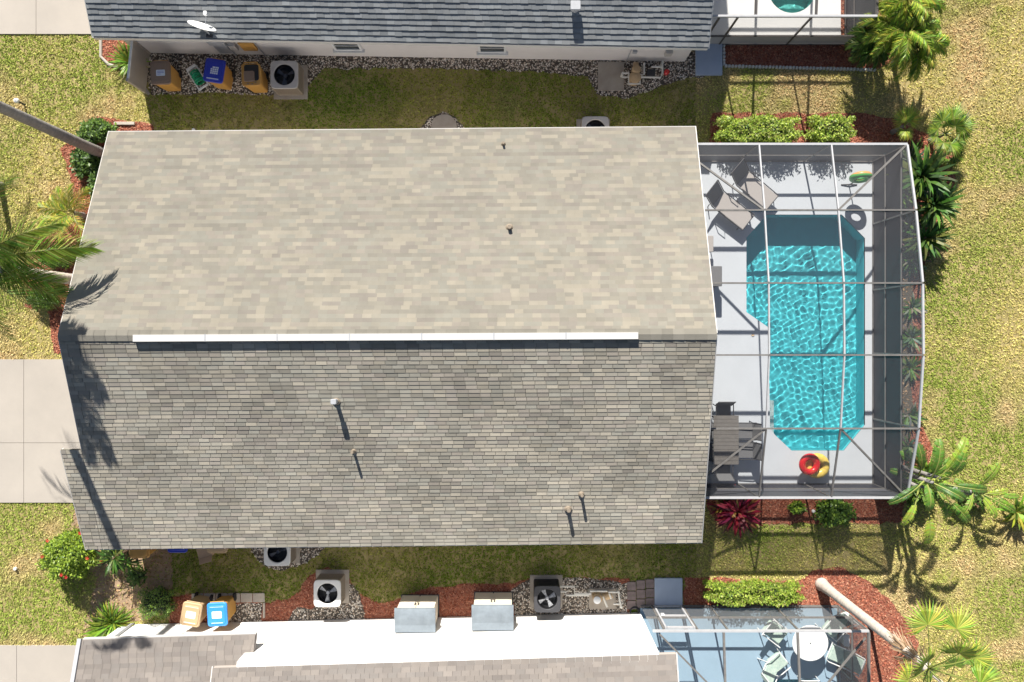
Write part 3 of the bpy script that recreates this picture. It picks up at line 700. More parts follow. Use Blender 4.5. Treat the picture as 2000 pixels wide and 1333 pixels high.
L_ = RNG.uniform(.04, .09, n); Wd = RNG.uniform(.008, .017, n); a = RNG.uniform(0, 6.283, n); tilt = RNG.uniform(.55, 1.4, n)
cx, sx_ = np.cos(a), np.sin(a); hz = L_ * np.cos(tilt) * .8 + .012; rr_ = L_ * np.sin(tilt)
V = np.zeros((n, 4, 3)); z0 = -.004
V[:, 0] = np.stack([P[:, 0] - sx_ * Wd, P[:, 1] + cx * Wd, np.full(n, z0)], 1); V[:, 1] = np.stack([P[:, 0] + sx_ * Wd, P[:, 1] - cx * Wd, np.full(n, z0)], 1)
V[:, 2] = np.stack([P[:, 0] + cx * rr_ * .6 + sx_ * Wd * .9, P[:, 1] + sx_ * rr_ * .6 - cx * Wd * .9, hz * .8], 1)
V[:, 3] = np.stack([P[:, 0] + cx * rr_, P[:, 1] + sx_ * rr_, hz], 1)
tag(npmesh("lawn_grass", V.reshape(-1, 3), np.arange(n * 4).reshape(n, 4), colr, mt['grass']), "short mixed green and straw coloured lawn grass", "grass", kind='stuff')
def chips(name, polys, dens, size, pal, mat, label, zb, excl=(), stone=False):
    allp = []
    for q in polys:
        g = G(q); xs = [p[0] for p in g]; ys = [p[1] for p in g]; x0, x1, y0, y1 = max(min(xs), -17.5), min(max(xs), 17.5), max(min(ys), -12.2), min(max(ys), 12.2)
        k = int((x1 - x0) * (y1 - y0) * dens)
        if k <= 0: continue
        p = np.stack([RNG.uniform(x0, x1, k), RNG.uniform(y0, y1, k)], 1); p = p[inside(p, g)]; allp.append(p)
    p = np.concatenate(allp)
    for e in excl: p = p[~inside(p, G(e))]
    n = len(p); c = np.array(pal)[RNG.integers(0, len(pal), n)] * RNG.uniform(.7, 1.25, n)[:, None]
    if not stone:
        a = RNG.uniform(0, 6.283, n); l = RNG.uniform(.5, 1.4, n) * size; w = l * RNG.uniform(.22, .5, n); tl = RNG.normal(0, .35, n); t2 = RNG.normal(0, .4, n)
        cx, sx = np.cos(a), np.sin(a); V = np.zeros((n, 4, 3))
        for i, (u, s) in enumerate(((-1, -1), (1, -1), (1, 1), (-1, 1))):
            V[:, i, 0] = p[:, 0] + u * l * cx / 2 - s * w * sx / 2; V[:, i, 1] = p[:, 1] + u * l * sx / 2 + s * w * cx / 2; V[:, i, 2] = zb + .014 + u * l / 2 * tl + s * w / 2 * t2
        o = npmesh(name, V.reshape(-1, 3), np.arange(n * 4).reshape(n, 4), c, mat)
    else:
        base = np.array([(1, 0, 0), (-1, 0, 0), (0, 1, 0), (0, -1, 0), (0, 0, 1), (.6, .6, .62), (-.6, .6, .6), (-.6, -.6, .6), (.6, -.6, .6)], float)
        fs = np.array([(0, 5, 8), (2, 6, 5), (1, 7, 6), (3, 8, 7), (4, 5, 6), (4, 6, 7), (4, 7, 8), (4, 8, 5), (0, 2, 5), (2, 1, 6), (1, 3, 7), (3, 0, 8)])
        a = RNG.uniform(0, 6.283, n); sc = RNG.uniform(.55, 1.25, (n, 3)) * size; sc[:, 2] *= .7
        B = base[None] * sc[:, None, :] * RNG.uniform(.8, 1.2, (n, 9, 1)); cx, sx = np.cos(a)[:, None], np.sin(a)[:, None]
        V = np.stack([B[:, :, 0] * cx - B[:, :, 1] * sx + p[:, 0, None], B[:, :, 0] * sx + B[:, :, 1] * cx + p[:, 1, None], B[:, :, 2] + zb], 2)
        o = npmesh(name, V.reshape(-1, 3), (np.arange(n)[:, None, None] * 9 + fs[None]).reshape(-1, 3), np.repeat(c, len(fs), 0), mat)
    return tag(o, label, name.replace('_', ' '), kind='stuff')
chips("bark_mulch", MULCH, 900, .055, [(.40, .135, .08), (.30, .09, .055), (.52, .22, .14), (.24, .07, .045), (.46, .17, .10), (.50, .25, .16)], mt['chips'], "shredded red bark mulch in the planting beds", .008, excl=[DECK, DECK_T, DECK_B] + GRAVEL + DARK_STRIP)
chips("garden_gravel", GRAVEL, 520, .026, [(.72, .64, .54), (.78, .71, .62), (.50, .42, .34), (.82, .77, .70), (.28, .22, .17), (.62, .51, .40), (.18, .14, .11)], mt['stones'], "loose pale and brown gravel along the walls", .014, excl=[DECK_B], stone=True)
chips("leaf_litter", DIRT + DARK_STRIP, 110, .07, [(.5, .33, .2), (.35, .22, .12)], mt['chips'], "dry brown leaf litter on bare dirt and the dark strip", .006)

# ---------------------------------------------------------------- plants
GREENS = [(.12, .21, .03), (.17, .28, .035), (.24, .36, .04), (.33, .44, .05), (.08, .14, .025)]
LIME = [(.32, .44, .05), (.40, .52, .07), (.24, .36, .04), (.48, .57, .10), (.13, .22, .03), (.30, .30, .08)]
DARKG = [(.05, .10, .025), (.08, .15, .03), (.11, .20, .04), (.16, .26, .05)]
def rmat(a, b, c): return Matrix.Rotation(a, 3, 'Z') @ Matrix.Rotation(b, 3, 'X') @ Matrix.Rotation(c, 3, 'Y')
def leafcloud(n, half, size, pal, shape='box', zc=0.0, fill=.28, upright=.6):
    """n small folded leaves through the outer part of a volume"""
    k = int(n * 5); p = RNG.uniform(-1, 1, (k, 3))
    if shape == 'box': r = np.power(np.power(np.abs(p), 5).sum(1), 1 / 5)
    else: r = np.linalg.norm(p, axis=1)
    th = RNG.uniform(0, 6.28, k); lump = .84 + .15 * np.sin(p[:, 0] * 7 + 1.3) * np.cos(p[:, 1] * 6 + 2) + RNG.normal(0, .035, k)
    keep = (r < lump) & ((r > lump - fill) | (RNG.random(k) < .12)) & (p[:, 2] > -.85); p = p[keep][:n]; n = len(p)
    pos = p * np.array(half); pos[:, 2] += zc
    a = RNG.uniform(0, 6.283, n); e = RNG.uniform(-.3, 1.25, n) * upright; l = size * RNG.uniform(.45, 1.5, n); w = l * RNG.uniform(.38, .6, n) * .5
    d = np.stack([np.cos(a) * np.cos(e), np.sin(a) * np.cos(e), np.sin(e)], 1); s = np.stack([-np.sin(a), np.cos(a), RNG.normal(0, .35, n)], 1); s /= np.linalg.norm(s, axis=1)[:, None]
    up = np.cross(d, s); V = np.zeros((n, 4, 3))
    V[:, 0] = pos; V[:, 1] = pos + d * (l * .5)[:, None] + s * w[:, None] + up * (w * .3)[:, None]; V[:, 2] = pos + d * l[:, None]; V[:, 3] = pos + d * (l * .5)[:, None] - s * w[:, None] + up * (w * .3)[:, None]
    hgt = (p[:, 2] + 1) / 2
    c = np.array(pal)[RNG.integers(0, len(pal), n)] * RNG.uniform(.75, 1.25, n)[:, None]
    return V.reshape(-1, 3), np.arange(n * 4).reshape(n, 4), c
def bush(name, label, cat, px, py, half, n, size, pal, shape='box', group=None, rz=0.0, z=None, flowers=None, fill=.28):
    hz = half[2]; x, y = at(px, py, hz * 1.6); t = thing(name, label, cat, (x, y, 0), rz, group)
    V, Fq, c = leafcloud(n, half, size, pal, shape, hz, fill); npmesh("foliage", V, Fq, c, mt['leaf'], t)
    m = MB(); k = max(3, int(half[0] * 3))
    for i in range(k):
        u = (i + .5) / k * 2 - 1; m.tube([(u * half[0] * .7, 0, 0), (u * half[0] * .7 + rnd(-.1, .1), rnd(-.1, .1), hz * 1.5)], [.025, .012], 6)
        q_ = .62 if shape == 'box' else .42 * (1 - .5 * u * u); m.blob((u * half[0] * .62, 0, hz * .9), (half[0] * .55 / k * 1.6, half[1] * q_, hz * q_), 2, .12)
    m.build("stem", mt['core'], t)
    if flowers:
        for (fx, fy) in flowers:
            f = MB(); X, Y = at(fx, fy, hz * 1.9); X -= x; Y -= y; q = max(0, 1 - (X / half[0]) ** 2 - (Y / half[1]) ** 2) ** .5; Z = hz + hz * q * .95 + .03
            for j in range(5):
                a = 6.283 * j / 5; f.add([(X, Y, Z), (X + .045 * math.cos(a - .5), Y + .045 * math.sin(a - .5), Z + .02), (X + .07 * math.cos(a), Y + .07 * math.sin(a), Z + .015), (X + .045 * math.cos(a + .5), Y + .045 * math.sin(a + .5), Z + .02)], [(0, 1, 2, 3)], (.62, .04, .04))
            f.build("flower", mt['leaf'], t)
    return t
bush("hedge", "clipped lime hedge, longer piece between the lawn and the big cage", "hedge", 1484, 251, (1.40, .47, .50), 8600, .075, LIME, group="clipped lime hedges")
bush("hedge", "short clipped lime hedge piece nearest the fan palms", "hedge", 1628, 249, (.75, .47, .50), 4700, .075, LIME, group="clipped lime hedges")
bush("hedge", "clipped lime hedge in front of the lower screen cage", "hedge", 1474, 1162, (1.64, .38, .42), 8800, .07, LIME, group="clipped lime hedges")
bush("shrub", "round hibiscus bush with red flowers by the lower left house corner", "shrub", 118, 1092, (.92, .84, .80), 6200, .085, GREENS[1:] + LIME[:3], 'ball', flowers=[(84, 1060), (82, 1088), (118, 1124), (137, 1050), (176, 1110), (124, 1130), (160, 1096)])
bush("shrub", "low clipped dark box shrub beside the tan bin", "shrub", 300, 1181, (.60, .50, .38), 2600, .055, GREENS[:3] + DARKG)
bush("shrub", "dark leafy shrub behind the leaning grey palm trunk", "shrub", 186, 254, (.72, .45, .35), 1900, .10, DARKG + GREENS[:2], 'ball')
bush("shrub", "dark broad leaved shrub under the base of the grey palm trunk", "shrub", 163, 312, (.52, .62, .35), 1700, .11, DARKG, 'ball')
bush("shrub", "dark shrub against the roof edge above the yellow green palm", "shrub", 190, 358, (.35, .62, .30), 1200, .11, DARKG, 'ball')
bush("shrub", "rounded olive shrub under the palm fronds at the left", "shrub", 105, 500, (.62, .40, .38), 1700, .075, GREENS[:2] + DARKG, 'ball')
bush("shrub", "rounded olive shrub below the pale trunk at the left", "shrub", 76, 582, (.52, .42, .35), 1500, .075, GREENS[:2] + DARKG, 'ball')
bush("shrub", "green leafy shrub beside the lower side of the big cage", "shrub", 1638, 1004, (.72, .52, .55), 2400, .095, DARKG + GREENS[:3], 'ball', fill=.6)
bush("shrub", "small leafy shrub in the mulch next to the dark post shadow", "shrub", 1560, 994, (.30, .22, .28), 500, .09, GREENS, 'ball', fill=.6)
bush("shrub", "straggly small plants at the house corner beside the hibiscus", "shrub", 212, 1085, (.35, .30, .42), 500, .12, DARKG, 'ball', fill=.9)

def tuft(name, label, cat, px, py, n, l, w, pal, z0=.05, spread=1.15, group=None, arch=.5, rise=.9, cols=None, fatness=.5):
    x, y = at(px, py, z0); t = thing(name, label, cat, (x, y, 0), 0, group); m = MB()
    if z0 > .5: MB().tube([(0, 0, 0), (.02, .01, z0 * .6), (0, 0, z0 + .05)], [.05, .04, .035], 7).build('stem', mt['stem'], t)
    for i in range(n):
        a = rnd(0, 6.283); e = rnd(.25, 1.35) * rise; L = l * rnd(.6, 1.15); r0 = rnd(0, .10) ; p = Vector((r0 * math.cos(a) * 2, r0 * math.sin(a) * 2, z0)); c = random.choice(pal); c = tuple(q * rnd(.7, 1.25) for q in c)
        s = Vector((-math.sin(a), math.cos(a), 0)); prev = None; seg = 4
        for k in range(seg + 1):
            u = k / seg; ww = w * (math.sin(math.pi * min(1, u * .85 + .15)) ** fatness if u < 1 else .02); ee = e - arch * 2 * u
            pl, pr = p + s * ww / 2, p - s * ww / 2
            if prev: m.add([prev[0], prev[1], pr, pl], [(0, 1, 2, 3)], c)
            prev = (pl, pr); p = p + Vector((math.cos(a) * math.cos(ee), math.sin(a) * math.cos(ee), math.sin(ee))) * (L / seg)
            p.z = max(p.z, .02)
    m.build("foliage", mt['leaf'], t); return t
tuft("lily_clump", "strappy green clump at the upper left wall corner", "plant", 254, 122, 130, .62, .045, GREENS[:4])
tuft("lily_clump", "bright green grassy clump beside the lower house corner", "plant", 222, 1216, 190, .72, .04, GREENS[1:], arch=.55)
tuft("lily_clump", "small grassy clump left of the lower house corner", "plant", 198, 1228, 90, .55, .035, GREENS[1:])
tuft("cordyline", "red leaved plant under the lower left cage corner", "plant", 1440, 1000, 120, .75, .085, [(.30, .02, .05), (.20, .015, .03), (.42, .05, .09), (.12, .03, .03), (.35, .18, .05)], z0=.25)
tuft("cordyline", "smaller red and yellow plant beside the red leaved plant", "plant", 1415, 985, 60, .5, .06, [(.3, .03, .05), (.35, .25, .06), (.12, .10, .03)], z0=.15)
for i, (px, py, k, l, what) in enumerate([(1772, 325, 70, .8, "topmost"), (1768, 378, 80, .85, "second"), (1776, 440, 60, .6, "third"), (1778, 505, 50, .55, "fourth"), (1782, 600, 36, .4, "fifth"), (1780, 660, 40, .4, "sixth"), (1778, 720, 40, .42, "seventh"), (1776, 812, 40, .42, "eighth"), (1774, 872, 34, .4, "ninth")]):
    tuft("lily_clump", f"dull green lily clump outside the right screen wall, {what} from the top", "plant", px, py, k, l, .07, DARKG + [(.22, .25, .16), (.30, .32, .22)], group="lily clumps along the right screen wall")
tuft("lily_clump", "broad dark leaved clump just right of the cage corner", "plant", 1800, 345, 90, .95, .12, DARKG, z0=1.1, fatness=.7, rise=1.1)
tuft("lily_clump", "broad dark leaved clump below the fan palms", "plant", 1824, 400, 90, .85, .11, DARKG, z0=.9, fatness=.7, rise=1.1)
tuft("lily_clump", "dark clump low beside the right cage wall", "plant", 1806, 465, 70, .75, .09, DARKG, z0=.6, fatness=.7)
tuft("lily_clump", "bright variegated clump beneath the paddle leaved plant", "plant", 1812, 925, 70, .5, .09, LIME + GREENS, fatness=.7)
tuft("lily_clump", "small green plant on the right tip of the paddle leaved plant", "plant", 1985, 1000, 60, .55, .08, LIME + GREENS, z0=.3, fatness=.6)
tuft("lily_clump", "dark plants under the round palm of the upper corner", "plant", 1700, 85, 60, .75, .07, DARKG, z0=.15)

def frond_mesh(m, p0, az, L, e0, droop, leaf, pal, nl=34, lw=.028, hang=.55, wide=1.0, rach=.018):
    """feather frond: curved rachis with two rows of drooping leaflets"""
    pts = []; p = Vector(p0); seg = 14; e = e0
    for k in range(seg + 1):
        pts.append(p.copy()); p = p + Vector((math.cos(az) * math.cos(e), math.sin(az) * math.cos(e), math.sin(e))) * (L / seg); e -= droop / seg * (.5 + k / seg)
    c0 = (.28, .26, .07)
    m.tube(pts, [rach * (1 - .85 * k / seg) for k in range(seg + 1)], 5, c0)
    for k in range(nl):
        u = .16 + .84 * k / (nl - 1); i = min(seg - 1, int(u * seg)); q = pts[i].lerp(pts[i + 1], u * seg - i); tan = (pts[i + 1] - pts[i]).normalized(); side = tan.cross(Vector((0, 0, 1))).normalized()
        ll = leaf * (math.sin(math.pi * (.12 + .80 * u)) ** .6) * rnd(.85, 1.1)
        for s in (-1, 1):
            d = (side * s * wide * (1 - .45 * u) + tan * (.45 + .7 * u) + Vector((0, 0, rnd(-.15, .25)))).normalized(); c = tuple(w * rnd(.75, 1.25) for w in random.choice(pal))
            a1 = q + d * ll * .5; d2 = (d + Vector((0, 0, -hang * rnd(.7, 1.5)))).normalized(); a2 = a1 + d2 * ll * .5; wv = tan * lw * .5 + Vector((0, 0, lw * .25))
            m.add([q - wv * .6, q + wv * .6, a1 + wv, a1 - wv], [(0, 1, 2, 3)], c); m.add([a1 - wv, a1 + wv, a2], [(0, 1, 2)], c)
    return m
def trunk_mesh(h, r0, r1, flare=1.0, rings=26, bend=(0, 0)):
    rings = int(max(rings, h * 9))
    m = MB(); pts = []; rad = []
    for i in range(rings + 1):
        u = i / rings; pts.append((bend[0] * u * u, bend[1] * u * u, h * u)); rad.append((r0 * (1 + flare * math.exp(-u * h / .35)) * (1 - u) + r1 * u) * (1 + .05 * (i % 2) + rnd(-.02, .02)))
    return m.tube(pts, rad, 12)
def feather_palm(label, x, y, h, r0, fr, mat='trunk', flare=.35, group=None, pal=GREENS, name="feather_palm"):
    t = thing(name, label, "palm", (x, y, 0), 0, group); trunk_mesh(h, r0, r0 * .72, flare).build("trunk", mt[mat], t, smooth=True)
    for f in fr: frond_mesh(MB(), (0, 0, h), *f[:4], f[4], pal, *(f[5:] if len(f) > 5 else ())).__class__
    return t
def add_fronds(t, h, fr, pal):
    for f in fr:
        m = MB(); frond_mesh(m, (0, 0, h), f[0], f[1], f[2], f[3], f[4], pal, **(f[5] if len(f) > 5 else {})); m.build("frond", mt['leaf'], t)
# tall grey palm whose crown is beyond the left edge
x, y = at(203, 302, 0); hA = 9.0
t = thing("feather_palm", "tall grey palm trunk leaving the left edge of the picture near the roof corner", "palm", (x, y, 0)); trunk_mesh(hA, .165, .12, .25).build("trunk", mt['trunk'], t, smooth=True)
add_fronds(t, hA, [(R(a), 2.0, e, 2.6, .5, dict(hang=1.8, lw=.05, nl=46)) for a, e in ((170, .6), (215, .9), (130, .8), (250, .5), (95, .7), (190, 1.2))] + [(R(a), 2.2, -.15, 1.3, .55, dict(hang=2.4, lw=.045, nl=60)) for a in ()] + [(R(a), L2, e2, 1.15, .62, dict(hang=2.2, lw=.045, nl=64)) for a, L2, e2 in ((-88, 3.0, .35), (-76, 3.3, .3), (-62, 2.6, .25), (-50, 1.7, .2))], GREENS)
# pale palm beside the middle of the roof edge, two heads
x, y = at(207, 556, 0)
t = thing("feather_palm", "pale palm trunk beside the roof edge with its head beyond the picture", "palm", (x, y, 0)); trunk_mesh(10.4, .155, .13, .2).build("trunk", mt['trunk_pale'], t, smooth=True)
add_fronds(t, 10.4, [(R(a), 1.5, e, 2.2, .4, dict(hang=1.3)) for a, e in ((170, .6), (210, .9), (120, .8), (250, .5), (60, .6), (300, .5))], GREENS)
xq, yq = -13.95, 2.02; hq = 5.35
t = thing("feather_palm", "green feather palm with long fronds reaching over the left roof edge", "palm", (xq, yq, 0)); trunk_mesh(hq, .11, .085, .3).build("trunk", mt['trunk_pale'], t, smooth=True)
FQ = [(R(9), 3.15, .36, 1.35, .85, dict(nl=96, lw=.055, wide=1.0)), (R(-24), 2.7, .1, 1.6, .75, dict(nl=76, lw=.055)), (R(24), 2.7, .6, 1.5, .7, dict(nl=60, lw=.05)), (R(-14), 2.3, .3, 1.7, .7, dict(nl=60, lw=.05)), (R(-40), 2.3, .35, 1.9, .75, dict(nl=40)),
      (R(60), 2.7, .7, 1.4, .8), (R(100), 2.7, .5, 1.5, .8), (R(140), 2.8, .6, 1.5, .8), (R(180), 2.8, .5, 1.6, .8), (R(222), 2.7, .6, 1.6, .8), (R(262), 2.6, .5, 1.7, .8), (R(-66), 2.4, .6, 1.7, .75)]
add_fronds(t, hq, FQ, [(.22, .34, .05), (.30, .43, .07), (.15, .25, .04), (.42, .50, .12)])
x, y = at(-42, 350, 1.1)
t = thing("feather_palm", "palm at the far left edge showing only one frond tip", "palm", (x, y, 0)); trunk_mesh(1.1, .10, .08, .3).build("trunk", mt['trunk'], t, smooth=True)
add_fronds(t, 1.1, [(R(a), 1.5, .8, 1.8, .5) for a in (-12, 60, 130, 190, 250)], DARKG)
# young yellow green palm beside the roof edge
x, y = at(140, 415, .7)
t = thing("feather_palm", "young yellow green palm above the long fronds by the roof edge", "palm", (x, y, 0)); trunk_mesh(.6, .08, .06, .4, 8).build("trunk", mt['trunk'], t, smooth=True)
add_fronds(t, .6, [(R(a), rnd(1.0, 1.35), rnd(.6, 1.1), 1.9, .38, dict(nl=26, lw=.026)) for a in (125, 150, 172, 200, 222, 95, 60, 250, 20, 300)], [(.30, .42, .05), (.42, .48, .06), (.55, .50, .08), (.18, .30, .05)])
# pygmy palms at the upper right corner
for k, (px, py, h, rr0, lab) in enumerate([(1765, 55, 2.1, 1.45, "bright green multi headed palm right of the upper cage, upper head"), (1790, 92, 1.5, 1.2, "green palm head leaning to the lawn right of the upper cage"), (1712, 78, 1.3, 1.0, "dark green palm head tucked against the upper cage corner"), (1775, 0, 2.4, 1.2, "green palm head cut by the upper edge of the picture")]):
    x, y = at(px, py, h)
    t = thing("feather_palm", lab, "palm", (x, y, 0)); trunk_mesh(h, .07, .055, .4, 12).build("trunk", mt['trunk'], t, smooth=True)
    add_fronds(t, h, [(R(a + rnd(-8, 8)), rr0 * rnd(.8, 1.05), rnd(.1, 1.0), 2.0, .32, dict(nl=34, lw=.042)) for a in range(0, 360, 15)], [(.26, .38, .05), (.36, .48, .06), (.16, .26, .04), (.48, .52, .08)] if k != 2 else DARKG)
# fan palms
def fan(m, base, az, el, L, rad, pal, n=26, span=250, dr=.35, fold=.12):
    """petiole and a pleated fan blade split into fingers"""
    b = Vector(base); d = Vector((math.cos(az) * math.cos(el), math.sin(az) * math.cos(el), math.sin(el))); tip = b + d * L
    m.tube([b, b.lerp(tip, .5) + Vector((0, 0, .04)), tip], [.02, .014, .010], 5, (.30, .34, .08)); s = d.cross(Vector((0, 0, 1))).normalized(); u = s.cross(d).normalized()
    bend = (d * .9 + Vector((0, 0, -.15))).normalized()
    for k in range(n):
        a = R(-span / 2 + span * (k + .5) / n); da = R(span / n / 2) * .98; c = random.choice(pal); c = tuple(q * rnd(.8, 1.2) for q in c); r = rad * rnd(.88, 1.05) * (1 - .12 * abs(a) / 2)
        def pt(ang, rr_, z): return tip + (bend * math.cos(ang) + s * math.sin(ang)) * rr_ + u * z
        up = fold * rad * .35
        p0 = tip; p1 = pt(a - da, r * .55, 0); pm = pt(a, r * .55, up * .5); p2 = pt(a + da, r * .55, 0); pe = pt(a, r, -dr * rad * .4)
        m.add([p0, p1, pm], [(0, 1, 2)], c); m.add([p0, pm, p2], [(0, 1, 2)], tuple(q * .9 for q in c)); m.add([p1, pe, pm], [(0, 1, 2)], c); m.add([pm, pe, p2], [(0, 1, 2)], tuple(q * .9 for q in c))
def fan_palm(label, px, py, h, leaves, pal, name="fan_palm", r=.06, mat='trunk', xy=None, pl=.5, rad=.5):
    x, y = xy or at(px, py, h); t = thing(name, label, "palm", (x, y, 0)); trunk_mesh(h, r, r * .8, .5, max(6, int(h * 4))).build("trunk", mt[mat], t, smooth=True)
    for (az, el, sc) in leaves: m = MB(); fan(m, (0, 0, h), R(az), el, pl * sc, rad * sc, pal); m.build("fan_leaf", mt['leaf'], t)
    return t
YG = [(.52, .58, .09), (.32, .42, .06), (.24, .36, .05), (.55, .56, .12)]
fan_palm("small bright fan palm with one pale folded skirt at the cage corner", 1766, 246, .8, [(90, .6, 1.0), (60, .9, .9), (125, .8, .9), (-85, .3, .7), (95, 1.1, .8)], YG, pl=.25, rad=.52)
fan_palm("larger fan palm with several drooping leaves right of the small one", 1845, 262, .9, [(118, .5, 1.0), (70, .4, 1.1), (28, .35, 1.15), (0, .2, 1.0), (-35, .2, .9), (-70, .3, .9), (160, .5, .8), (200, .4, .8), (45, 1.0, .9), (-110, .4, .8), (90, .9, .7)], GREENS[1:] + [(.34, .44, .10)], pl=.45, rad=.50)
fan_palm("low fan palm in the mulch between the fan palms and the cage", 1850, 300, .5, [(20, .5, .8), (-30, .4, .8), (-80, .3, .8), (80, .5, .8), (150, .4, .8)], GREENS[1:], pl=.3, rad=.5)
# tall pale trunk at the lower right and its slimmer neighbour
xa, ya = at(1604, 1141, 0)
fan_palm("tall fan palm with thick pale trunk crossing the mulch at the lower right", 0, 0, 6.7, [(az, el, rnd(.9, 1.1)) for az, el in ((100, .3), (62, .2), (25, .4), (-10, .3), (-50, .5), (140, .9), (-100, .3), (180, .7), (230, .4), (75, .9), (0, .9))], YG, r=.15, mat='trunk_pale', xy=(xa, ya), pl=1.15, rad=.62)
_t = bpy.data.objects[[o.name for o in COL.objects if o.name.startswith("fan_palm")][-1]]; m = MB()
for k in range(90):
    a_ = rnd(0, 6.283); z_ = rnd(5.3, 6.6); r_ = .13; d_ = Vector((math.cos(a_), math.sin(a_), 0)); s_ = Vector((-math.sin(a_), math.cos(a_), 0)) * .02; q = d_ * r_ + Vector((0, 0, z_)); e_ = q + d_ * rnd(.1, .35) - Vector((0, 0, rnd(.05, .45)))
    m.add([q - s_, q + s_, e_ + s_ * .5, e_ - s_ * .5], [(0, 1, 2, 3)], random.choice([(.36, .24, .14), (.48, .34, .22), (.24, .16, .10)]))
m.build("dry_skirt", mt['leaf'], _t)
xb, yb_ = at(1698, 1221, 0)
fan_palm("slim pale fan palm beside the lower cage corner", 0, 0, 4.6, [(az, el, rnd(.8, 1.0)) for az, el in ((95, .6), (48, .35), (20, .2), (-30, .4), (200, .4), (-80, .4), (140, .5))], [(.22, .34, .06), (.30, .42, .07), (.16, .26, .05)], r=.055, mat='trunk_pale', xy=(xb, yb_), pl=1.05, rad=.55)
# paddle leaved giant bird of paradise
def paddle(m, base, az, e0, L, bl, bw, pal, droop=1.3, slits=24, ragged=.5, twist=0.0):
    p = Vector(base); e = e0; pts = []; seg = 16; T = L + bl
    for k in range(seg + 1):
        pts.append(p.copy()); u = k / seg; p = p + Vector((math.cos(az) * math.cos(e), math.sin(az) * math.cos(e), math.sin(e))) * (T / seg); e -= droop / seg * (.3 + 1.6 * u)
    m.tube(pts, [.028 * (1 - .8 * k / seg) for k in range(seg + 1)], 5, (.40, .44, .12)); c0 = random.choice(pal)
    for s in (-1, 1):
        for k in range(slits):
            u0, u1 = k / slits, (k + 1) / slits
            if rnd(0, 1) < .05: continue
            def P_(u):
                w = (L + bl * u) / T * seg; i = min(seg - 1, int(w)); return pts[i].lerp(pts[i + 1], w - i), (pts[i + 1] - pts[i]).normalized()
            q0, t0 = P_(u0); q1, t1 = P_(u1); sd0 = t0.cross(Vector((0, 0, 1))).normalized() * s; ln = Vector((0, 0, 1)) * twist * s
            wd = lambda u: bw * .5 * (math.sin(math.pi * (.10 + .84 * u)) ** .55)
            c = tuple(q * rnd(.8, 1.2) for q in c0); gap = rnd(.0, ragged) * .5; dz = -rnd(.05, .45) * ragged
            a = q0.lerp(q1, gap * .5); m0 = q0 + (sd0 * .97 + t0 * .28 + Vector((0, 0, .18)) + ln).normalized() * wd(u0) * .5; m1 = q1 + (sd0 * .97 + t0 * .28 + Vector((0, 0, .18)) + ln).normalized() * wd(u1) * .5
            e0_ = q0.lerp(q1, gap) + (sd0 + t0 * .45 + Vector((0, 0, dz)) + ln).normalized() * wd(u0); e1_ = q1.lerp(q0, gap * .3) + (sd0 + t0 * .45 + Vector((0, 0, dz)) + ln).normalized() * wd(u1)
            m.add([a, q1, m1, m0], [(0, 1, 2, 3)] if s < 0 else [(3, 2, 1, 0)], c); m.add([m0, m1, e1_, e0_], [(0, 1, 2, 3)] if s < 0 else [(3, 2, 1, 0)], c)
def paddle_plant(label, px, py, leaves, stalks, pal, name="paddle_plant"):
    x, y = at(px, py); t = thing(name, label, "plant", (x, y, 0))
    for (sx, sy, h, lx, ly) in stalks: MB().tube([(sx, sy, 0), (sx + lx * .5, sy + ly * .5, h * .6), (sx + lx, sy + ly, h)], [.09, .075, .05], 8).build("stalk", mt['trunk'], t, smooth=True)
    for (bx, by, bz, az, e0, L, bl, bw, dr) in leaves: m = MB(); paddle(m, (bx, by, bz), R(az), e0, L, bl * .92, bw * .82, pal, dr, ragged=rnd(.7, 1.5), twist=rnd(-.25, .25)); m.build("paddle_leaf", mt['leaf'], t)
    return t
PADG = [(.14, .27, .04), (.20, .36, .05), (.30, .44, .06), (.09, .19, .035), (.38, .50, .07)]
paddle_plant("big clump of ragged paddle leaves at the lower right cage corner", 1733, 914, [
    (.0, .1, 2.7, 88, .75, .3, 1.15, .50, 1.3), (.1, .1, 2.8, 60, .7, .45, 1.25, .52, 1.4), (-.1, .0, 2.5, 212, .45, .25, 1.15, .44, 1.2), (.15, .0, 2.7, -8, .6, .55, 1.2, .42, 1.6), (0, -.1, 2.5, -88, .6, .0, 1.0, .42, 1.9),
    (.2, -.1, 2.4, -68, .7, .35, 1.0, .46, 1.9), (-.05, -.2, 2.1, -112, .5, .6, .9, .36, 1.5), (.1, -.2, 2.0, -84, .4, 1.0, 1.0, .46, 1.2), (-.1, .15, 1.8, 122, .8, .2, .8, .36, 1.4), (.15, .15, 3.0, 78, 1.2, .3, 1.1, .48, 1.2), (.0, 0, 2.9, -30, 1.0, .1, 1.0, .46, 1.9), (0, 0, 1.6, 165, .5, .1, .7, .34, 1.4),
    (.1, .0, 1.9, 40, .9, .2, 1.0, .45, 1.6), (.1, -.1, 2.2, -45, .8, .9, 1.0, .42, 1.7), (0, .1, 2.0, 105, .9, .3, 1.0, .5, 1.3), (.2, 0, 1.7, -20, .6, .3, .9, .4, 1.7), (.0, -.1, 1.5, -130, .6, .3, .8, .36, 1.6)],
    [(0, 0, 2.7, .05, 0), (.2, .1, 2.8, .0, .05), (-.15, -.1, 2.2, 0, -.1), (.1, -.25, 2.1, 0, 0)], PADG)
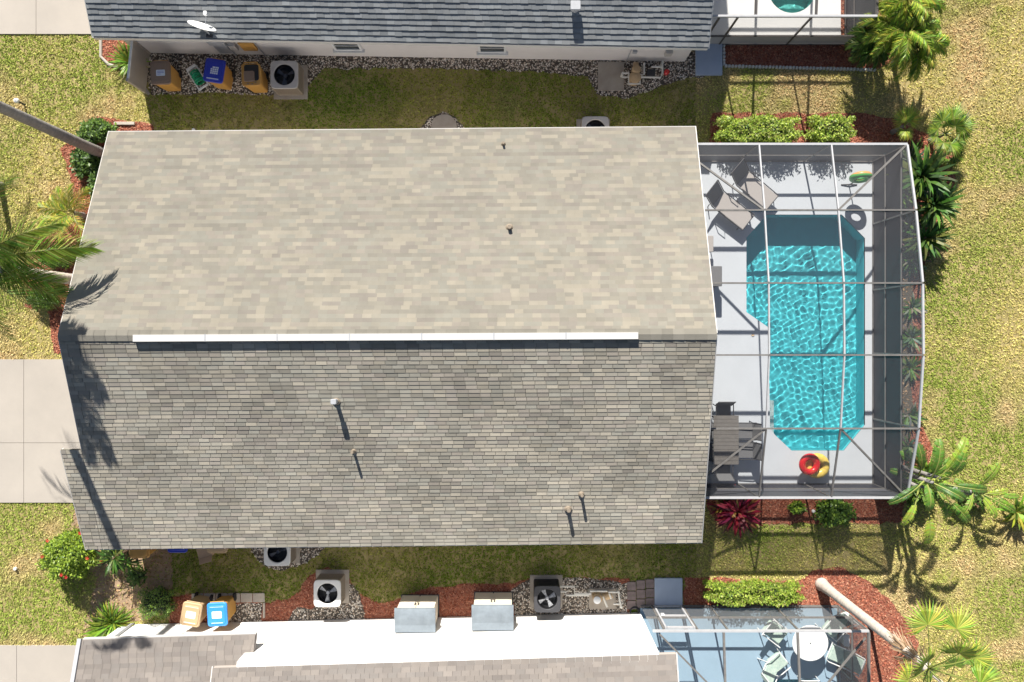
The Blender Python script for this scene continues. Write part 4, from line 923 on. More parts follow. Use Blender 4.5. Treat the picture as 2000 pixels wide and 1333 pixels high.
paddle_plant("second paddle leaved plant leaning out over the right lawn", 1806, 945, [
    (1.0, -.02, 1.0, 62, .85, .35, .95, .46, 1.0), (1.0, -.1, 1.0, -118, .5, .1, .95, .40, 1.4), (1.2, -.1, 1.0, -28, .4, .4, 1.0, .40, 1.1), (1.2, -.1, 1.0, -55, .3, .2, .9, .38, 1.0), (1.1, -.1, .9, -5, .5, .8, .7, .28, 1.2), (.9, 0, .9, 150, .9, .2, .6, .3, 1.5), (1.25, -.15, .95, 10, .7, .2, .8, .3, 1.6)],
    [(0, 0, 1.0, 1.0, -.08), (.1, -.12, .9, 1.0, -.05)], PADG)
tuft("lily_clump", "thin leggy plants in the dark corner beside the hibiscus", "plant", 222, 1090, 40, .6, .05, DARKG, z0=.9)
tuft("lily_clump", "second leggy plant on bare dirt by the lower left house corner", "plant", 246, 1100, 30, .5, .05, DARKG, z0=.7)
bush("shrub", "dark shrub in the deep shade where the roof eave meets the bare dirt", "shrub", 262, 1128, (.35, .35, .30), 700, .08, DARKG, 'ball', fill=.6)
bush("shrub", "dense dark undergrowth beneath the ragged paddle leaves", "shrub", 1800, 955, (.62, .60, .45), 1900, .14, DARKG + GREENS[:3], 'ball', fill=.7)
bush("shrub", "dark low growth under the second paddle leaved plant", "shrub", 1905, 975, (.50, .28, .25), 800, .13, DARKG + [(.26, .16, .08)], 'ball', fill=.8)
# ---------------------------------------------------------------- equipment and furniture
def ac_unit(label, px, py, w, h, casing, topm, blades=3, rz=0.0, group=None, name="air_conditioner", side='acside'):
    x, y = at(px, py, h); t = thing(name, label, "air conditioner", (x, y, 0), rz, group); hw = w / 2
    m = MB(); m.box((0, 0, .03), (w + .22, w + .22, .06)); m.build("pad", mt['slab'], t)
    m = MB(); n = 9
    for k in range(n):
        z_ = .09 + (h - .15) * (k + .5) / n; q = (h - .15) / n * .62
        for s_ in (-1, 1): m.box((0, s_ * (hw - .045), z_), (w - .1, .03, q)); m.box((s_ * (hw - .045), 0, z_), (.03, w - .1, q))
    m.box((0, 0, (h - .34) / 2 + .06), (w - .12, w - .12, h - .40)); m.rbox((0, 0, .08), (w - .02, w - .02, .05), .06)
    for sx in (-1, 1):
        for sy in (-1, 1): m.box((sx * (hw - .05), sy * (hw - .05), h / 2), (.05, .05, h - .1))
    m.build("casing", mt[side], t)
    # top panel: square rim round a circular opening
    m = MB(); N_ = 48; ro = w * .375; vs = []; fs = []
    def sq(a):
        c, s = math.cos(a), math.sin(a); q = (abs(c) ** 8 + abs(s) ** 8) ** (-1 / 8); return (c * q * hw, s * q * hw)
    for k in range(N_):
        a = 6.2832 * k / N_; X, Y = sq(a); vs += [(X, Y, h - .05), (X, Y, h - .008), (X * .975, Y * .975, h), (ro * 1.06 * math.cos(a), ro * 1.06 * math.sin(a), h), (ro * math.cos(a), ro * math.sin(a), h - .02), (ro * math.cos(a), ro * math.sin(a), h - .09)]
    for k in range(N_):
        for j in range(5): a, b = k * 6 + j, ((k + 1) % N_) * 6 + j; fs.append((a, b, b + 1, a + 1))
    m.add(vs, fs); m.build("top_panel", mt[topm], t)
    m = MB(); m.lathe([(0, h - .28), (ro * .985, h - .28), (ro * .985, h - .03)], 32); m.build("fan_well", mt['black'], t)
    f = MB(); f.tube([(0, 0, h - .27), (0, 0, h - .09)], ro * .17, 12)
    fan_o = f.build("fan", mt['navy'] if casing == 0 else mt['steel'], t)
    for k in range(blades):
        a0 = 6.283 * k / blades + .5; b = MB(); P_ = []
        for rr, da, z in ((ro * .18, -.35, .03), (ro * .9, -.30, .035), (ro * .93, .22, -.03), (ro * .18, .30, -.025)): P_.append((rr * math.cos(a0 + da), rr * math.sin(a0 + da), h - .12 + z))
        b.add(P_ + [(p[0], p[1], p[2] - .006) for p in P_], [(0, 1, 2, 3), (7, 6, 5, 4), (0, 4, 5, 1), (1, 5, 6, 2), (2, 6, 7, 3), (3, 7, 4, 0)]); b.build("blade", mt['steel'] if casing else mt['navy'], fan_o)
    g = MB()
    for r_ in (.35, .7): g.torus((0, 0, h - .012), ro * r_, .003, 32, 5)
    for k in range(4): a = 6.283 * k / 4 + .4; g.beam((ro * .1 * math.cos(a), ro * .1 * math.sin(a), h - .010), (ro * math.cos(a), ro * math.sin(a), h - .010), .004, .004)
    g.build("grille", mt['dark'], t); return t
ac_unit("grey air conditioner with dark fan on gravel below the upper house wall", 555, 146, .88, .80, 0, 'acgrey', 3)
ac_unit("beige air conditioner half hidden under the upper eave of the big roof", 1163, 254, .86, .78, 0, 'acgrey', 3)
ac_unit("white air conditioner peeking out below the lower eave of the big roof", 541, 1080, .84, .78, 0, 'acwhite', 2)
ac_unit("white square air conditioner with three bright blades in red mulch", 639, 1160, .86, .80, 1, 'acwhite', 3)
ac_unit("black square pool heater with four silver blades by the white wall", 1069, 1171, .84, .85, 1, 'dark', 4, name="pool_heater", side='black')

def bin_(label, px, py, rz, lid, body, mark=None, open_lid=False, h=1.05, group="wheeled bins", w=.60, d=.74):
    x, y = at(px, py, h); t = thing("wheeled_bin", label, "bin", (x, y, 0), rz, group)
    m = MB(); m.rbox((0, 0, .06 + (h - .12) / 2), (w * .80, d * .76, h - .12), .06, 0, 1.18, 4, .01); m.build("body", mt[body], t)
    r = MB(); r.rbox((0, 0, h - .075), (w * .99, d * .94, .05), .08, 0, 1, 4, .01); r.build("rim", mt[body], t)
    for s in (-1, 1):
        wv = MB(); wv.tube([(s * w * .36, d * .34, .13), (s * w * .46, d * .34, .13)], .13, 16); wv.build("wheel", mt['black'], t)
    hb = MB(); hb.tube([(-w * .36, d * .52, h - .06), (w * .36, d * .52, h - .06)], .018, 8)
    for s in (-1, 1): hb.beam((s * w * .34, d * .40, h - .06), (s * w * .34, d * .53, h - .06), .03)
    hb.build("handle", mt[body], t)
    l = MB()
    if not open_lid:
        l.rbox((0, 0, h - .025), (w * 1.04, d, .06), .09, 0, 1, 5, .02); l.rbox((0, -.01, h + .012), (w * .86, d * .80, .03), .08, 0, 1, 4, .012)
        lo = l.build("lid", mt[lid], t)
        if mark == 'sticker':
            s = MB(); s.rbox((.02, -.02, h + .0295), (w * .46, d * .26, .003), .02, 0, 1, 3, .001); s.build("sticker", mt['sticker'], lo)
            s = MB()
            for k in range(3): s.box((.02 - .05 * (k == 2), .03 - k * .045, h + .0325), (w * .34 - .10 * (k == 2), .012, .002))
            s.build("print_line", mt['bluelid'], lo)
        if mark == 'blocks':      # pale emblem: stacked block lettering, too small to read
            s = MB()
            for r_i, (n_, ww) in enumerate(((2, .09), (4, .05), (4, .05), (4, .05))):
                for k in range(n_): s.box((.02 + (k - (n_ - 1) / 2) * (ww + .012) + (.03 if r_i == 0 else 0), .09 - r_i * .062, h + .0285), (ww, .048, .003))
            s.box((0, -d * .36, h + .0285), (w * .62, .03, .003)); s.build("emblem", mt['sticker'], lo)
        if mark == 'white':
            s = MB(); s.rbox((0, .0, h + .0285), (w * .52, d * .30, .003), .03, 0, 1, 3, .001); s.build("sticker", mt['white'], lo)
            s = MB(); s.box((0, -d * .34, h + .0285), (w * .6, .02, .003)); s.box((0, d * .33, h + .0285), (w * .7, .012, .003)); s.build("lid_line", mt['sticker'], lo)
    else:
        l.rbox((-.05, -.06, h - .03), (w * .55, d * .45, .05), .05, 0, 1, 4, .015); l.build("lid", mt[lid], t)
        i = MB(); i.rbox((.02, .06, h - .045), (w * .82, d * .74, .012), .08); i.build("opening", mt['black'], t)
        for k, (ax_, ay_) in enumerate(((-.10, -.29), (.04, -.30), (.14, -.25))): MB().rbox((ax_, ay_, h - .035), (.06, .03, .02), .01).build("latch", mt['brownlid'], t)
    return t
bin_("brown lidded bin with a pale blue sticker behind the fence panel", 313, 142, R(2), 'brownlid', 'orange', 'sticker')
bin_("ochre bin with dark royal blue lid and white emblem by the green hose reel", 418, 138, R(-9), 'bluelid', 'orange', 'blocks')
bin_("ochre bin with its small dark lid half open beside the grey air conditioner", 489, 145, R(2), 'brownlid', 'orange', None, True)
bin_("tan lidded bin with a worn white label left of the sky blue bin", 373, 1201, R(-10), 'tan', 'tan', 'white')
bin_("bin with bright sky blue lid and white label against the white wall", 424, 1201, R(3), 'skylid', 'orange', 'white')
bin_("ochre bin lid sticking out below the lower left of the big roof", 272, 1068, R(0), 'orange', 'orange')
bin_("blue bin lid just visible under the lower eave of the big roof", 346, 1057, R(0), 'bluelid', 'tan')
bin_("beige bin just visible under the eave beside the open cardboard box", 424, 1058, R(0), 'tan', 'tan')
x, y = at(398, 1078, .7); t = thing("cardboard_box", "open cardboard box with raised flaps under the lower eave", "box", (x, y, 0), R(15))
m = MB(); m.rbox((0, 0, .34), (.45, .36, .68), .01); m.build("carton", mt['cardboard'], t)
for s in (-1, 1): MB().add([(-.22, s * .18, .68), (.22, s * .18, .68), (.20, s * .34, .80), (-.20, s * .34, .80), (-.22, s * .19, .675), (.22, s * .19, .675), (.20, s * .35, .795), (-.20, s * .35, .795)], [(0, 1, 2, 3), (7, 6, 5, 4), (0, 4, 5, 1), (1, 5, 6, 2), (2, 6, 7, 3), (3, 7, 4, 0)]).build("flap", mt['cardboard'], t)
# fence panel beside the upper bins
x, y = at(289, 143, 0); t = thing("fence_panel", "tan screening panel standing beside the brown lidded bin", "fence", (x, y, 0), R(-6))
m = MB(); m.box((0, 0, .62), (.035, 1.22, 1.15)); m.build("panel", mt['fence'], t)
for s in (-1, 1): MB().rbox((0, s * .64, .64), (.09, .09, 1.28), .01).build("post", mt['fence'], t)
MB().box((0, 0, 1.225), (.06, 1.18, .05)).build("rail", mt['white'], t)
# hose reel
x, y = at(384, 150, .4); t = thing("hose_reel", "green garden hose wound on a white wheeled reel between two bins", "hose reel", (x, y, 0), R(32))
m = MB()
for k in range(7): m.torus((0, -.18 + k * .06, .33), .13 + .02 * math.sin(k * 2.1), .028, 22, 8, Matrix.Rotation(R(90), 3, 'X'))
m.build("hose", mt['hosegreen'], t)
m = MB(); 
for s in (-1, 1): m.beam((s * .17, -.38, .36), (s * .17, .34, .36), .03); m.beam((s * .17, -.26, .02), (s * .17, -.26, .36), .03); m.beam((s * .17, .26, .02), (s * .17, .26, .36), .03)
m.beam((-.17, -.38, .36), (.17, -.38, .36), .05); m.beam((-.17, .34, .36), (.17, .34, .36), .09); m.build("frame", mt['white'], t)

# equipment pads, pavers, steps
def pad(name, label, px0, py0, px1, py1, z, mat, cat="slab", group=None, h=.05):
    (x0, y1), (x1, y0) = at(px0, py0, z), at(px1, py1, z); m = MB(); m.rbox((0, 0, h / 2), (x1 - x0, y1 - y0, h), .02)
    o = m.build(name, mt[mat]); o.location = ((x0 + x1) / 2, (y0 + y1) / 2, z - h); return tag(o, label, cat, group)
pad("equipment_slab", "stained brown concrete slab on the gravel below the upper house", 1168, 121, 1219, 177, .06, 'slab', h=.055)
pad("door_step", "concrete step with bluish shade in its colour beside the upper screen cage", 1359, 86, 1411, 147, .10, 'pad', "step", h=.09)
pad("door_step", "concrete step with bluish shade in its colour before the lower screen door", 1279, 1130, 1333, 1187, .10, 'pad', "step", h=.09)
pad("equipment_slab", "thin tan concrete slab under the lower pool pump", 1150, 1150, 1203, 1190, .06, 'slab', h=.05)
for r_ in range(3):
    for c_ in range(3):
        xx = 1225 + c_ * 18.2; yy = 1136 + r_ * 18.4 - c_ * 2 + (0 if c_ else 1)
        pad("paver", "brown square paver in the three by three block beside the lower step", xx, yy, xx + 17, yy + 17, .05, 'paver_dark', "paver", "square pavers beside the lower step", h=.04)
for k in range(6):
    pad("paver", "tan concrete paver in the row above the two lower bins", 374 + k * 24, 1160 - k * .2, 396.5 + k * 24, 1178 - k * .2, .05, 'paver', "paver", "row of pavers above the lower bins", h=.04)
pad("paver", "narrow upright edging stone at the right end of the paver row", 513, 1178, 517, 1208, .07, 'paver', "paver", h=.06)
x, y = at(866, 248, .04); m = MB(); m.prism([((.42 + rnd(-.03, .03)) * math.cos(k * .2618), (.40 + rnd(-.03, .03)) * math.sin(k * .2618)) for k in range(24)], .012, .045)
o_ = m.build("equipment_slab", mt['slab']); o_.location = (x, y, 0); tag(o_, "rounded grey worn slab half under the upper eave of the big roof", "slab")
pad("curb_stone", "pale weathered curb piece by the dark shrub near the roof corner", 222, 238, 262, 244, .08, 'paver', "curb", h=.06)
# pebble border of the upper bed: one thing made of many little blocks
m = MB(); pts = [(1414, 86)] + [(1414, 90 + 7 * k) for k in range(6)] + [(1418 + 6.6 * k, 129 + k * .17) for k in range(45)]
for (px, py) in pts: X, Y = at(px, py, .06); m.rbox((X, Y, .05), (.10 * rnd(.8, 1.05), .11 * rnd(.8, 1.1), .09 * rnd(.8, 1.1)), .03, rnd(-.3, .3), .85, 2)
tag(m.build("stone_edging", mt['fascia']), "white scalloped stone edging along the upper mulch bed", "edging")
m = MB(); P_ = [at(x, y) for x, y in ((198, 70), (198, 112), (213, 127), (240, 135), (262, 150), (283, 172), (292, 185))]; m.tube([(a, b, .03) for a, b in P_], .05, 8)
tag(m.build("garden_edging", mt['concrete']), "curved pale edging round the red mulch at the upper left wall corner", "edging")

# pool pumps with white pipework
def pipe(t, pts, r=.032, mat='pvc', name="pipe"): return MB().tube(pts, r, 10).build(name, mt[mat], t)
def loc(px, py, z, o): X, Y = at(px, py, z); return (X - o[0], Y - o[1], z)
o = at(1240, 145, 0); t = thing("pool_pump", "tan pool pump with looping white pipes on gravel below the upper house", "pump", (*o, 0))
m = MB(); c = loc(1240, 150, .3, o); m.lathe([(0, .02), (.19, .02), (.20, .30), (.17, .36), (.06, .40), (0, .40)], 20, (c[0], c[1] - .05, .06)); m.build("filter", mt['tan'], t)
m = MB(); c = loc(1242, 138, .3, o); m.lathe([(0, .0), (.14, 0), (.15, .20), (.10, .27), (0, .28)], 18, (c[0], c[1], .2)); m.tube([(c[0], c[1] + .02, .2), (c[0] + .02, c[1] + .28, .2)], .09, 14); m.build("motor", mt['tan'], t)
Z = .35
for path in [[(1216, 144), (1216, 151), (1228, 151), (1228, 164), (1250, 164), (1250, 146), (1258, 146), (1258, 126)], [(1216, 144), (1228, 143), (1228, 151)], [(1250, 151), (1290, 152), (1294, 143), (1294, 122)], [(1272, 131), (1294, 131)]]:
    pipe(t, [loc(a, b, Z, o) for a, b in path])
for (a, b) in ((1216, 144), (1294, 122), (1258, 126)): q = loc(a, b, Z, o); pipe(t, [(q[0], q[1], .0), (q[0], q[1], Z + .05)], .04, name="riser")
q = loc(1272, 142, .25, o); MB().rbox((q[0], q[1], .13), (.26, .22, .24), .03).build("timer_box", mt['dark'], t)
q = loc(1303, 140, .2, o); MB().lathe([(0, 0), (.08, 0), (.09, .16), (.05, .2), (0, .2)], 14, (q[0], q[1], .02)).build("valve", mt['red'], t)
o = at(1165, 1170, 0); t = thing("pool_pump", "tan pool pump with white pipes right of the black pool heater", "pump", (*o, 0))
m = MB(); c = loc(1168, 1171, .5, o); m.lathe([(0, .02), (.15, .02), (.16, .34), (.14, .40), (.05, .44), (0, .44)], 20, (c[0], c[1], .06)); m.build("filter", mt['tan'], t)
m = MB(); c = loc(1166, 1172, .5, o); m.lathe([(0, 0), (.11, 0), (.12, .05), (.05, .08), (0, .08)], 18, (c[0], c[1], .50)); m.build("filter_lid", mt['white'], t)
m = MB(); c = loc(1188, 1168, .3, o); m.tube([(c[0] - .16, c[1], .25), (c[0] + .12, c[1] + .1, .25)], .12, 16); m.build("motor", mt['tan'], t)
for path in [[(1094, 1146), (1122, 1146), (1122, 1160), (1152, 1160), (1152, 1155), (1186, 1155)], [(1094, 1156), (1105, 1156), (1106, 1163), (1150, 1163)], [(1188, 1157), (1208, 1157), (1210, 1170), (1213, 1186)], [(1178, 1166), (1186, 1186)], [(1198, 1180), (1210, 1180)], [(1190, 1160), (1194, 1170)]]:
    pipe(t, [loc(a, b, .38, o) for a, b in path])
for (a, b) in ((1152, 1160), (1208, 1157), (1213, 1186)): q = loc(a, b, .38, o); pipe(t, [(q[0], q[1], .0), (q[0], q[1], .42)], .04, name="riser")
# garden hose coil at the end of the white wall
x, y = at(1240, 1196, .1); m = MB()
for k in range(4): m.torus((rnd(-.02, .02), rnd(-.02, .02), .03 + k * .022), .16 - .012 * k, .013, 28, 6)
o_ = m.build("hose_coil", mt['dark']); o_.location = (x, y, .01); tag(o_, "coiled dark hose on the ground at the end of the white wall", "hose")
x, y = at(30, 196, .5); t = thing("garden_lamp", "small white topped garden post on the left lawn by the grey trunk", "lamp", (x, y, 0))
MB().tube([(0, 0, 0), (0, 0, .42)], .03, 10).build("post", mt['dark'], t); MB().lathe([(0, 0), (.085, 0), (.07, .07), (0, .11)], 16, (0, 0, .42)).build("cap", mt['white'], t)
for (px, py, lab) in ((97 / 3.3075, 930 + 600 / 3.3075, "white sprinkler cap in the lower left lawn"), (1589, 999, "white landscape light in the mulch below the big cage"), (378, 254, "thin white stake at the upper edge of the big roof")):
    x, y = at(px, py, .1); m = MB(); m.lathe([(0, .12), (.05, .11), (.055, .05), (.02, .03), (.02, 0)], 14); o_ = m.build("sprinkler", mt['white']); o_.location = (x, y, .01); tag(o_, lab, "sprinkler")

# storage cabinets against the white wall
def shed(label, px0, px1, pyf, pyb, group="storage cabinets against the white wall"):
    h = 1.5; x0, yf = at(px0, pyf, h); x1, yb = at(px1, pyb, h); w = x1 - x0; d = yf - yb; t = thing("storage_cabinet", label, "cabinet", ((x0 + x1) / 2, (yf + yb) / 2, 0), 0, group)
    MB().box((0, -.02, (h - .06) / 2), (w - .10, d - .10, h - .06)).build("body", mt['sheddoor'], t)
    for s in (-1, 1):
        dm = MB(); dm.box((s * (w / 4 - .02), d / 2 - .055, .74), (w / 2 - .07, .03, 1.36)); dm.box((s * (w / 4 - .02), d / 2 - .036, .74), (w / 2 - .20, .012, 1.20)); do = dm.build("door", mt['sheddoor'], t)
        MB().rbox((s * .05, d / 2 - .02, .95), (.035, .04, .16), .01).build("handle", mt['dark'], do)
    n = 10; vs = []; fs = []      # slightly crowned lid with a front lip
    for k in range(n + 1):
        u = k / n; yy = d / 2 - u * d; zz = h - .05 + .05 * math.sin(math.pi * min(1, u * 1.3 + .1)) ; vs += [(-w / 2, yy, zz), (w / 2, yy, zz)]
    for k in range(n): fs.append((2 * k, 2 * k + 1, 2 * k + 3, 2 * k + 2))
    b0 = len(vs); vs += [(-w / 2, d / 2, h - .12), (w / 2, d / 2, h - .12), (-w / 2, -d / 2, h - .12), (w / 2, -d / 2, h - .12)]
    fs += [(b0, b0 + 1, 1, 0), (b0 + 3, b0 + 2, 2 * n, 2 * n + 1), (b0, 0) + tuple(2 * k for k in range(1, n + 1)) + (b0 + 2,), (b0 + 3,) + tuple(2 * k + 1 for k in range(n, -1, -1)) + (b0 + 1,), (b0 + 2, b0 + 3, b0 + 1, b0)]
    MB().add(vs, fs).build("lid", mt['shedroof'], t); MB().box((0, 0, .03), (w - .02, d - .04, .06)).build("base", mt['dark'], t); return t
shed("beige storage cabinet with grey lid, left one beside the bare mulch", 770, 850, 1190, 1237)
shed("beige storage cabinet with grey lid, right one next to the gravel", 921, 1003, 1184, 1233)

# satellite dish on the upper roof
x, y = at(400, 58, 2.95); zb = zt + (rz_ - zt) * (y - T_W[1]) / (ry - T_W[1])
t = thing("satellite_dish", "white oval satellite dish standing on the edge of the upper roof", "satellite dish", (x, y, zb))
mtx = Matrix.Rotation(R(-22), 3, 'Z') @ Matrix.Rotation(R(-62), 3, 'X')
m = MB(); vs = []; fs = []; n = 28; rr_ = [0, .12, .22, .30, .36]
for r_i, r0 in enumerate(rr_):
    for k in range(n): a = 6.283 * k / n; vs.append(mtx @ Vector((r0 * 1.15 * math.cos(a), r0 * .95 * math.sin(a), r0 * r0 * .5)) + Vector((-.08, .02, .42)))
for r_i in range(4):
    for k in range(n): fs.append((r_i * n + k, r_i * n + (k + 1) % n, (r_i + 1) * n + (k + 1) % n, (r_i + 1) * n + k))
m.add(vs, fs); d = m.build("dish", mt['white'], t, smooth=True); md_ = d.modifiers.new("thick", 'SOLIDIFY'); md_.thickness = .012
MB().tube([(0, 0, 0), (.0, 0, .25), (-.06, .0, .42)], .022, 8).build("mast", mt['steel'], t); MB().tube([(-.06, .05, .22), (.05, .34, .42), (.06, .40, .50)], .012, 6).build("arm", mt['steel'], t)
MB().rbox((.06, .42, .50), (.10, .12, .08), .02).build("receiver", mt['white'], t); MB().rbox((0, 0, .02), (.2, .2, .03), .02).build("mount", mt['dark'], t)

# ---- furniture inside the big cage
def lounger(label, px, py, rz):
    x, y = at(px, py, .35); t = thing("sun_lounger", label, "sun lounger", (x, y, .05), rz, "taupe sling sun loungers on the pool deck")
    L_, w = 1.28, .62       # along -y is the foot
    m = MB(); m.box((0, -.28, .33), (w - .06, 1.22, .018)); m.build("seat", mt['lounge'], t)
    b = MB(); b.add([(-w / 2 + .03, .33, .335), (w / 2 - .03, .33, .335), (w / 2 - .03, .74, .86), (-w / 2 + .03, .74, .86), (-w / 2 + .03, .345, .325), (w / 2 - .03, .345, .325), (w / 2 - .03, .755, .85), (-w / 2 + .03, .755, .85)], [(0, 1, 2, 3), (7, 6, 5, 4), (0, 4, 5, 1), (1, 5, 6, 2), (2, 6, 7, 3), (3, 7, 4, 0)]); b.build("backrest", mt['sling'], t)
    f = MB()
    for s in (-1, 1): f.tube([(s * w / 2, -.90, .33), (s * w / 2, .34, .34), (s * w / 2, .76, .87)], .018, 8)
    f.tube([(-w / 2, -.90, .33), (w / 2, -.90, .33)], .018, 8); f.tube([(-w / 2, .76, .87), (w / 2, .76, .87)], .018, 8); f.build("frame", mt['dark'], t)
    for s in (-1, 1):
        for yy in (-.75, .45): MB().tube([(s * w / 2, yy, .33), (s * w / 2, yy - .04, 0)], .016, 8).build("leg", mt['dark'], t)
    for s in (-1, 1): MB().tube([(s * (w / 2 + .02), .20, .34), (s * (w / 2 + .03), .12, .52), (s * (w / 2 + .03), -.15, .52), (s * (w / 2 + .02), -.2, .34)], .014, 8).build("armrest", mt['dark'], t)
    return t
lounger("taupe sun lounger nearest the roof, in the sun with a dark upright back", 1418, 402, R(52))
lounger("taupe sun lounger behind the first, half under the hedge shadow at the cage beam", 1466, 362, R(50))
# dining table and chairs
x0, y1 = at(1394, 812, .76); x1, y0 = at(1443, 908, .76); cx, cy = (x0 + x1) / 2, (y0 + y1) / 2; tw, tl = x1 - x0, y1 - y0
t = thing("dining_table", "long grey brown slatted table beside the roof edge", "table", (cx, cy, .05)); m = MB(); n = 13
for k in range(n): m.box((0, -tl / 2 + tl * (k + .5) / n, .69), (tw, tl / n - .008, .022), 0, 1)
m.box((0, 0, .665), (tw - .06, tl - .06, .02)); m.build("tabletop", mt['wood'], t)
for sx in (-1, 1):
    for sy in (-1, 1): MB().box((sx * (tw / 2 - .05), sy * (tl / 2 - .07), .328), (.05, .05, .655)).build("leg", mt['dark'], t)
MB().box((0, 0, .64), (tw - .1, tl - .2, .03)).build("apron", mt['dark'], t)
def chair():
    t = thing("patio_chair", "black sling chair at the upper end of the slatted table", "chair", (0, 0, .05), 0, "dark sling chairs round the slatted table"); w = .54
    MB().box((0, 0, .42), (w - .06, .48, .02)).build("seat", mt['sling'], t)
    MB().add([(-w / 2 + .02, .22, .44), (w / 2 - .02, .22, .44), (w / 2 - .02, .36, .90), (-w / 2 + .02, .36, .90), (-w / 2 + .02, .24, .44), (w / 2 - .02, .24, .44), (w / 2 - .02, .38, .90), (-w / 2 + .02, .38, .90)], [(0, 1, 2, 3), (7, 6, 5, 4), (0, 4, 5, 1), (1, 5, 6, 2), (2, 6, 7, 3), (3, 7, 4, 0)]).build("backrest", mt['sling'], t)
    for s in (-1, 1):
        MB().tube([(s * w / 2, -.24, 0), (s * w / 2, -.25, .62), (s * w / 2, .20, .64), (s * w / 2, .30, .62)], .016, 8).build("armrest", mt['dark'], t)
        MB().tube([(s * w / 2, .26, 0), (s * (w / 2 - .01), .22, .44), (s * (w / 2 - .01), .37, .92)], .016, 8).build("leg", mt['dark'], t); MB().tube([(s * w / 2, -.24, .03), (s * w / 2, -.22, .42)], .014, 6).build("leg", mt['dark'], t)
    MB().tube([(-w / 2, -.24, .41), (w / 2, -.24, .41)], .015, 8).build("stretcher", mt['dark'], t); return t
c0 = chair(); q = at(1413, 806, .5); c0.location = (q[0], q[1], .05); c0.rotation_euler = (0, 0, 0)
for (px, py, rz, lab) in ((1456, 842, R(-90), "dark sling chair on the pool side of the table, upper one"), (1457, 880, R(-90), "dark sling chair on the pool side of the table, lower one"), (1412, 912, R(180), "dark sling chair at the lower end of the slatted table"), (1388, 842, R(90), "dark sling chair between table and house, upper one"), (1388, 882, R(90), "dark sling chair between table and house, lower one")):
    q = at(px, py, .5); copy_thing(c0, (q[0], q[1], .05), rz, lab)
# storage bench and small seat against the house under the roof edge
q = at(1402, 540, .8); t = thing("deck_box", "dark grey storage box on the deck beside the roof edge", "storage box", (q[0] - .10, q[1], .05)); MB().rbox((0, 0, .36), (.42, .60, .72), .03).build("body", mt['dark'], t); MB().rbox((0, 0, .745), (.46, .64, .05), .03).build("lid", mt['sling'], t); MB().rbox((.235, 0, .64), (.03, .2, .03), .01).build("handle", mt['steel'], t)
q = at(1388, 476, .7); t = thing("side_table", "small grey side table at the roof edge above the storage box", "side table", (q[0] - .06, q[1], .05)); MB().rbox((0, 0, .55), (.34, .52, .04), .03).build("tabletop", mt['lounge'], t)
for sx in (-1, 1):
    for sy in (-1, 1): MB().tube([(sx * .14, sy * .22, 0), (sx * .14, sy * .22, .53)], .015, 8).build("leg", mt['dark'], t)
# swim rings
mj = MB()
mj.torus((0, 0, 0), .25, .105, 48, 16, None, .95)
q = at(1583, 908, .65); o_ = tag(mj.build("swim_ring", mt['red'], None, True), "glossy red doughnut swim ring lying on the yellow one", "swim ring"); o_.location = (q[0], q[1], .57); o_.rotation_euler = (R(4), R(8), 0)
m = MB()
for k in range(70):
    a, b = rnd(0, 6.283), rnd(.25, 2.9); p = Vector(((.25 + .107 * math.cos(b)) * math.cos(a), (.25 + .107 * math.cos(b)) * math.sin(a), .95 * .107 * math.sin(b))); th = rnd(0, 3.14)
    m.beam(p - Vector((math.cos(th), math.sin(th), 0)) * .011, p + Vector((math.cos(th), math.sin(th), 0)) * .011, .007)
m.build("sprinkles", mt['peach'], o_)['kind'] = 'stuff'
m = MB(); n = 14; vs = []; fs = []
for i in range(56):
    a = 6.283 * i / 56; br = 1 + .05 * abs(math.sin(a * 7))
    for j in range(n): b = 6.283 * j / n; vs.append((( .27 + .135 * br * math.cos(b)) * math.cos(a), (.27 + .135 * br * math.cos(b)) * math.sin(a), .12 * br * math.sin(b)))
for i in range(56):
    for j in range(n): fs.append((i * n + j, ((i + 1) % 56) * n + j, ((i + 1) % 56) * n + (j + 1) % n, i * n + (j + 1) % n))
m.add(vs, fs); q = at(1598, 911, .45); o_ = tag(m.build("swim_ring", mt['yellow'], None, True), "yellow segmented swim ring under the red doughnut ring", "swim ring"); o_.location = (q[0], q[1], .35)
q = at(1592, 912, .2); t = thing("side_table", "low round table hidden beneath the red and yellow swim rings", "side table", (q[0], q[1], .05)); MB().lathe([(0, .16), (.28, .16), (.28, .18), (0, .18)], 24).build("tabletop", mt['lounge'], t); MB().tube([(0, 0, 0), (0, 0, .16)], .05, 10).build("leg", mt['dark'], t)
# watermelon ring on a stand
q = at(1683, 346, 1.0); t = thing("swim_ring", "green and peach swim ring held upright on a thin stand", "swim ring", (q[0], q[1], 0)); mr = Matrix.Rotation(R(80), 3, 'X')
m = MB(); m.torus((0, 0, .93), .25, .095, 44, 14, mr); m.build("ring", mt['melon'], t, True)
m = MB(); m.torus((0, .022, .945), .245, .085, 44, 14, mr); m.build("inner_band", mt['peach'], t, True)
m = MB(); m.torus((0, .032, .952), .205, .055, 44, 12, mr); m.build("stripe", mt['melon'], t, True)
MB().tube([(0, -.06, .05), (0, -.06, .65)], .018, 8).build("post", mt['dark'], t)
for s in (-1, 1): MB().tube([(0, -.06, .10), (s * .26, -.06, .06)], .02, 8).build("foot", mt['dark'], t)
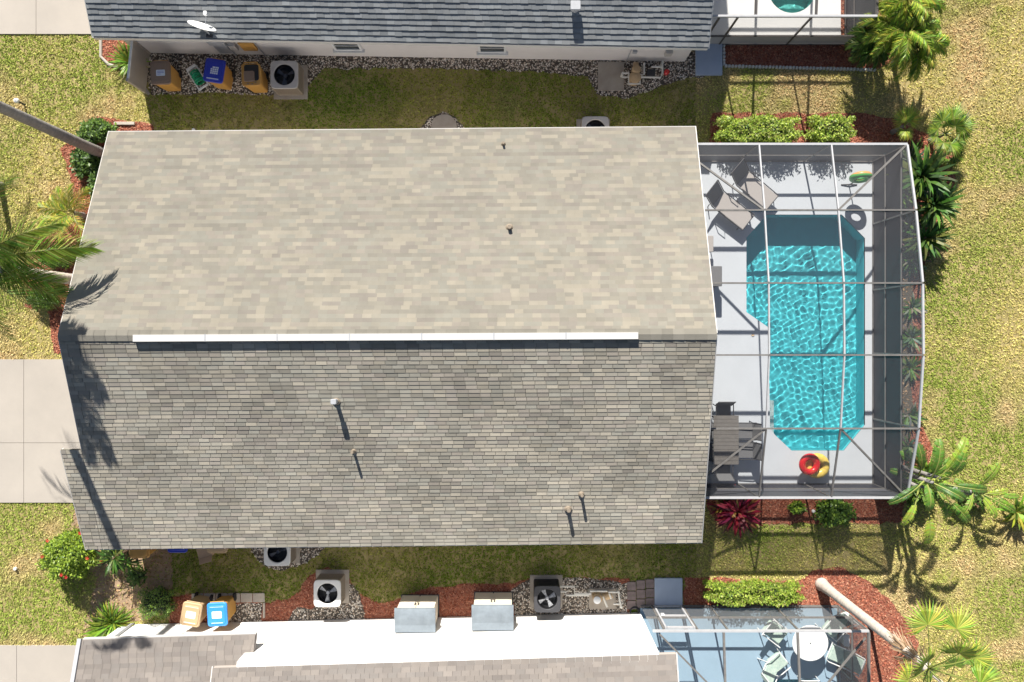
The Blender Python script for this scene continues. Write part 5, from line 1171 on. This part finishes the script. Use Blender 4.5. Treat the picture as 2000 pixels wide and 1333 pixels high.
# dry leaf and skimmer details
for (px, py) in ((1565, 962), (1605, 966), (1470, 655)):
    q = at(px, py, .055); m = MB(); m.add([(-.06, 0, 0), (0, .035, .02), (.07, 0, .01), (0, -.03, .02)], [(0, 1, 2, 3)]); o_ = m.build("fallen_leaf", mt['tan']); o_.location = (q[0], q[1], .06); tag(o_, {1565: "curled dry leaf on the deck below the swim rings", 1605: "small dry leaf near the lower deck edge", 1470: "tiny leaf on the deck beside the pool notch"}[px], "leaf")

# ---- furniture inside the lower cage
q = at(1583, 1257, .75); t = thing("round_table", "round white patio table in the lower cage", "table", (q[0], q[1], .05))
MB().lathe([(0, .66), (.54, .66), (.57, .675), (.57, .69), (.555, .70), (.02, .695), (0, .695)], 48).build("tabletop", mt['table_white'], t); MB().lathe([(0, 0), (.25, 0), (.24, .03), (.035, .05), (.035, .66)], 24).build("leg", mt['white'], t)
MB().lathe([(.0, .7), (.022, .7), (.022, .705), (0, .705)], 12).build("umbrella_hole", mt['dark'], t)
def cushion_chair():
    t = thing("patio_chair", "x", "chair", (0, 0, .05), 0, "white chairs with pale leafy cushions round the white table"); w = .58
    MB().rbox((0, -.02, .40), (w - .08, .50, .10), .06, 0, 1, 3, .03).build("seat_cushion", mt['cushion'], t)
    b = MB(); b.rbox((0, 0, 0), (w - .10, .68, .10), .07, 0, 1, 3, .03); bo = b.build("back_cushion", mt['cushion'], t); bo.location = (0, .40, .64); bo.rotation_euler = (R(48), 0, 0)
    f = MB()
    for s in (-1, 1): f.tube([(s * w / 2, -.30, .0), (s * w / 2, -.28, .58), (s * w / 2, .30, .62), (s * w / 2, .58, .92)], .018, 8); f.tube([(s * w / 2, .40, 0), (s * w / 2, .22, .60)], .018, 8)
    f.tube([(-w / 2, .58, .92), (w / 2, .58, .92)], .018, 8); f.tube([(-w / 2, -.28, .35), (w / 2, -.28, .35)], .018, 8); f.build("frame", mt['white'], t); return t
cc = cushion_chair(); spots = [(1518, 1296, 128, "cushioned chair left below the round white table"), (1518, 1238, 52, "cushioned chair left above the round white table"), (1628, 1226, -40, "cushioned chair at the upper right of the round white table"), (1638, 1280, -112, "cushioned chair at the lower right of the round white table"), (1585, 1350, 180, "cushioned chair at the lower picture edge below the round white table")]
for i, (px, py, a, lab) in enumerate(spots):
    q = at(px, py, .5)
    if i == 0: cc.location = (q[0], q[1], .05); cc.rotation_euler = (0, 0, R(a)); cc['label'] = lab
    else: copy_thing(cc, (q[0], q[1], .05), R(a), lab)
q = at(1650, 1248, .2); t = thing("planter_box", "narrow white box beside the upper right cushioned chair", "box", (q[0], q[1], .05)); MB().rbox((0, 0, .14), (.16, .36, .28), .02).build("body", mt['white'], t); MB().rbox((0, 0, .30), (.18, .38, .03), .02).build("lid", mt['sticker'], t)
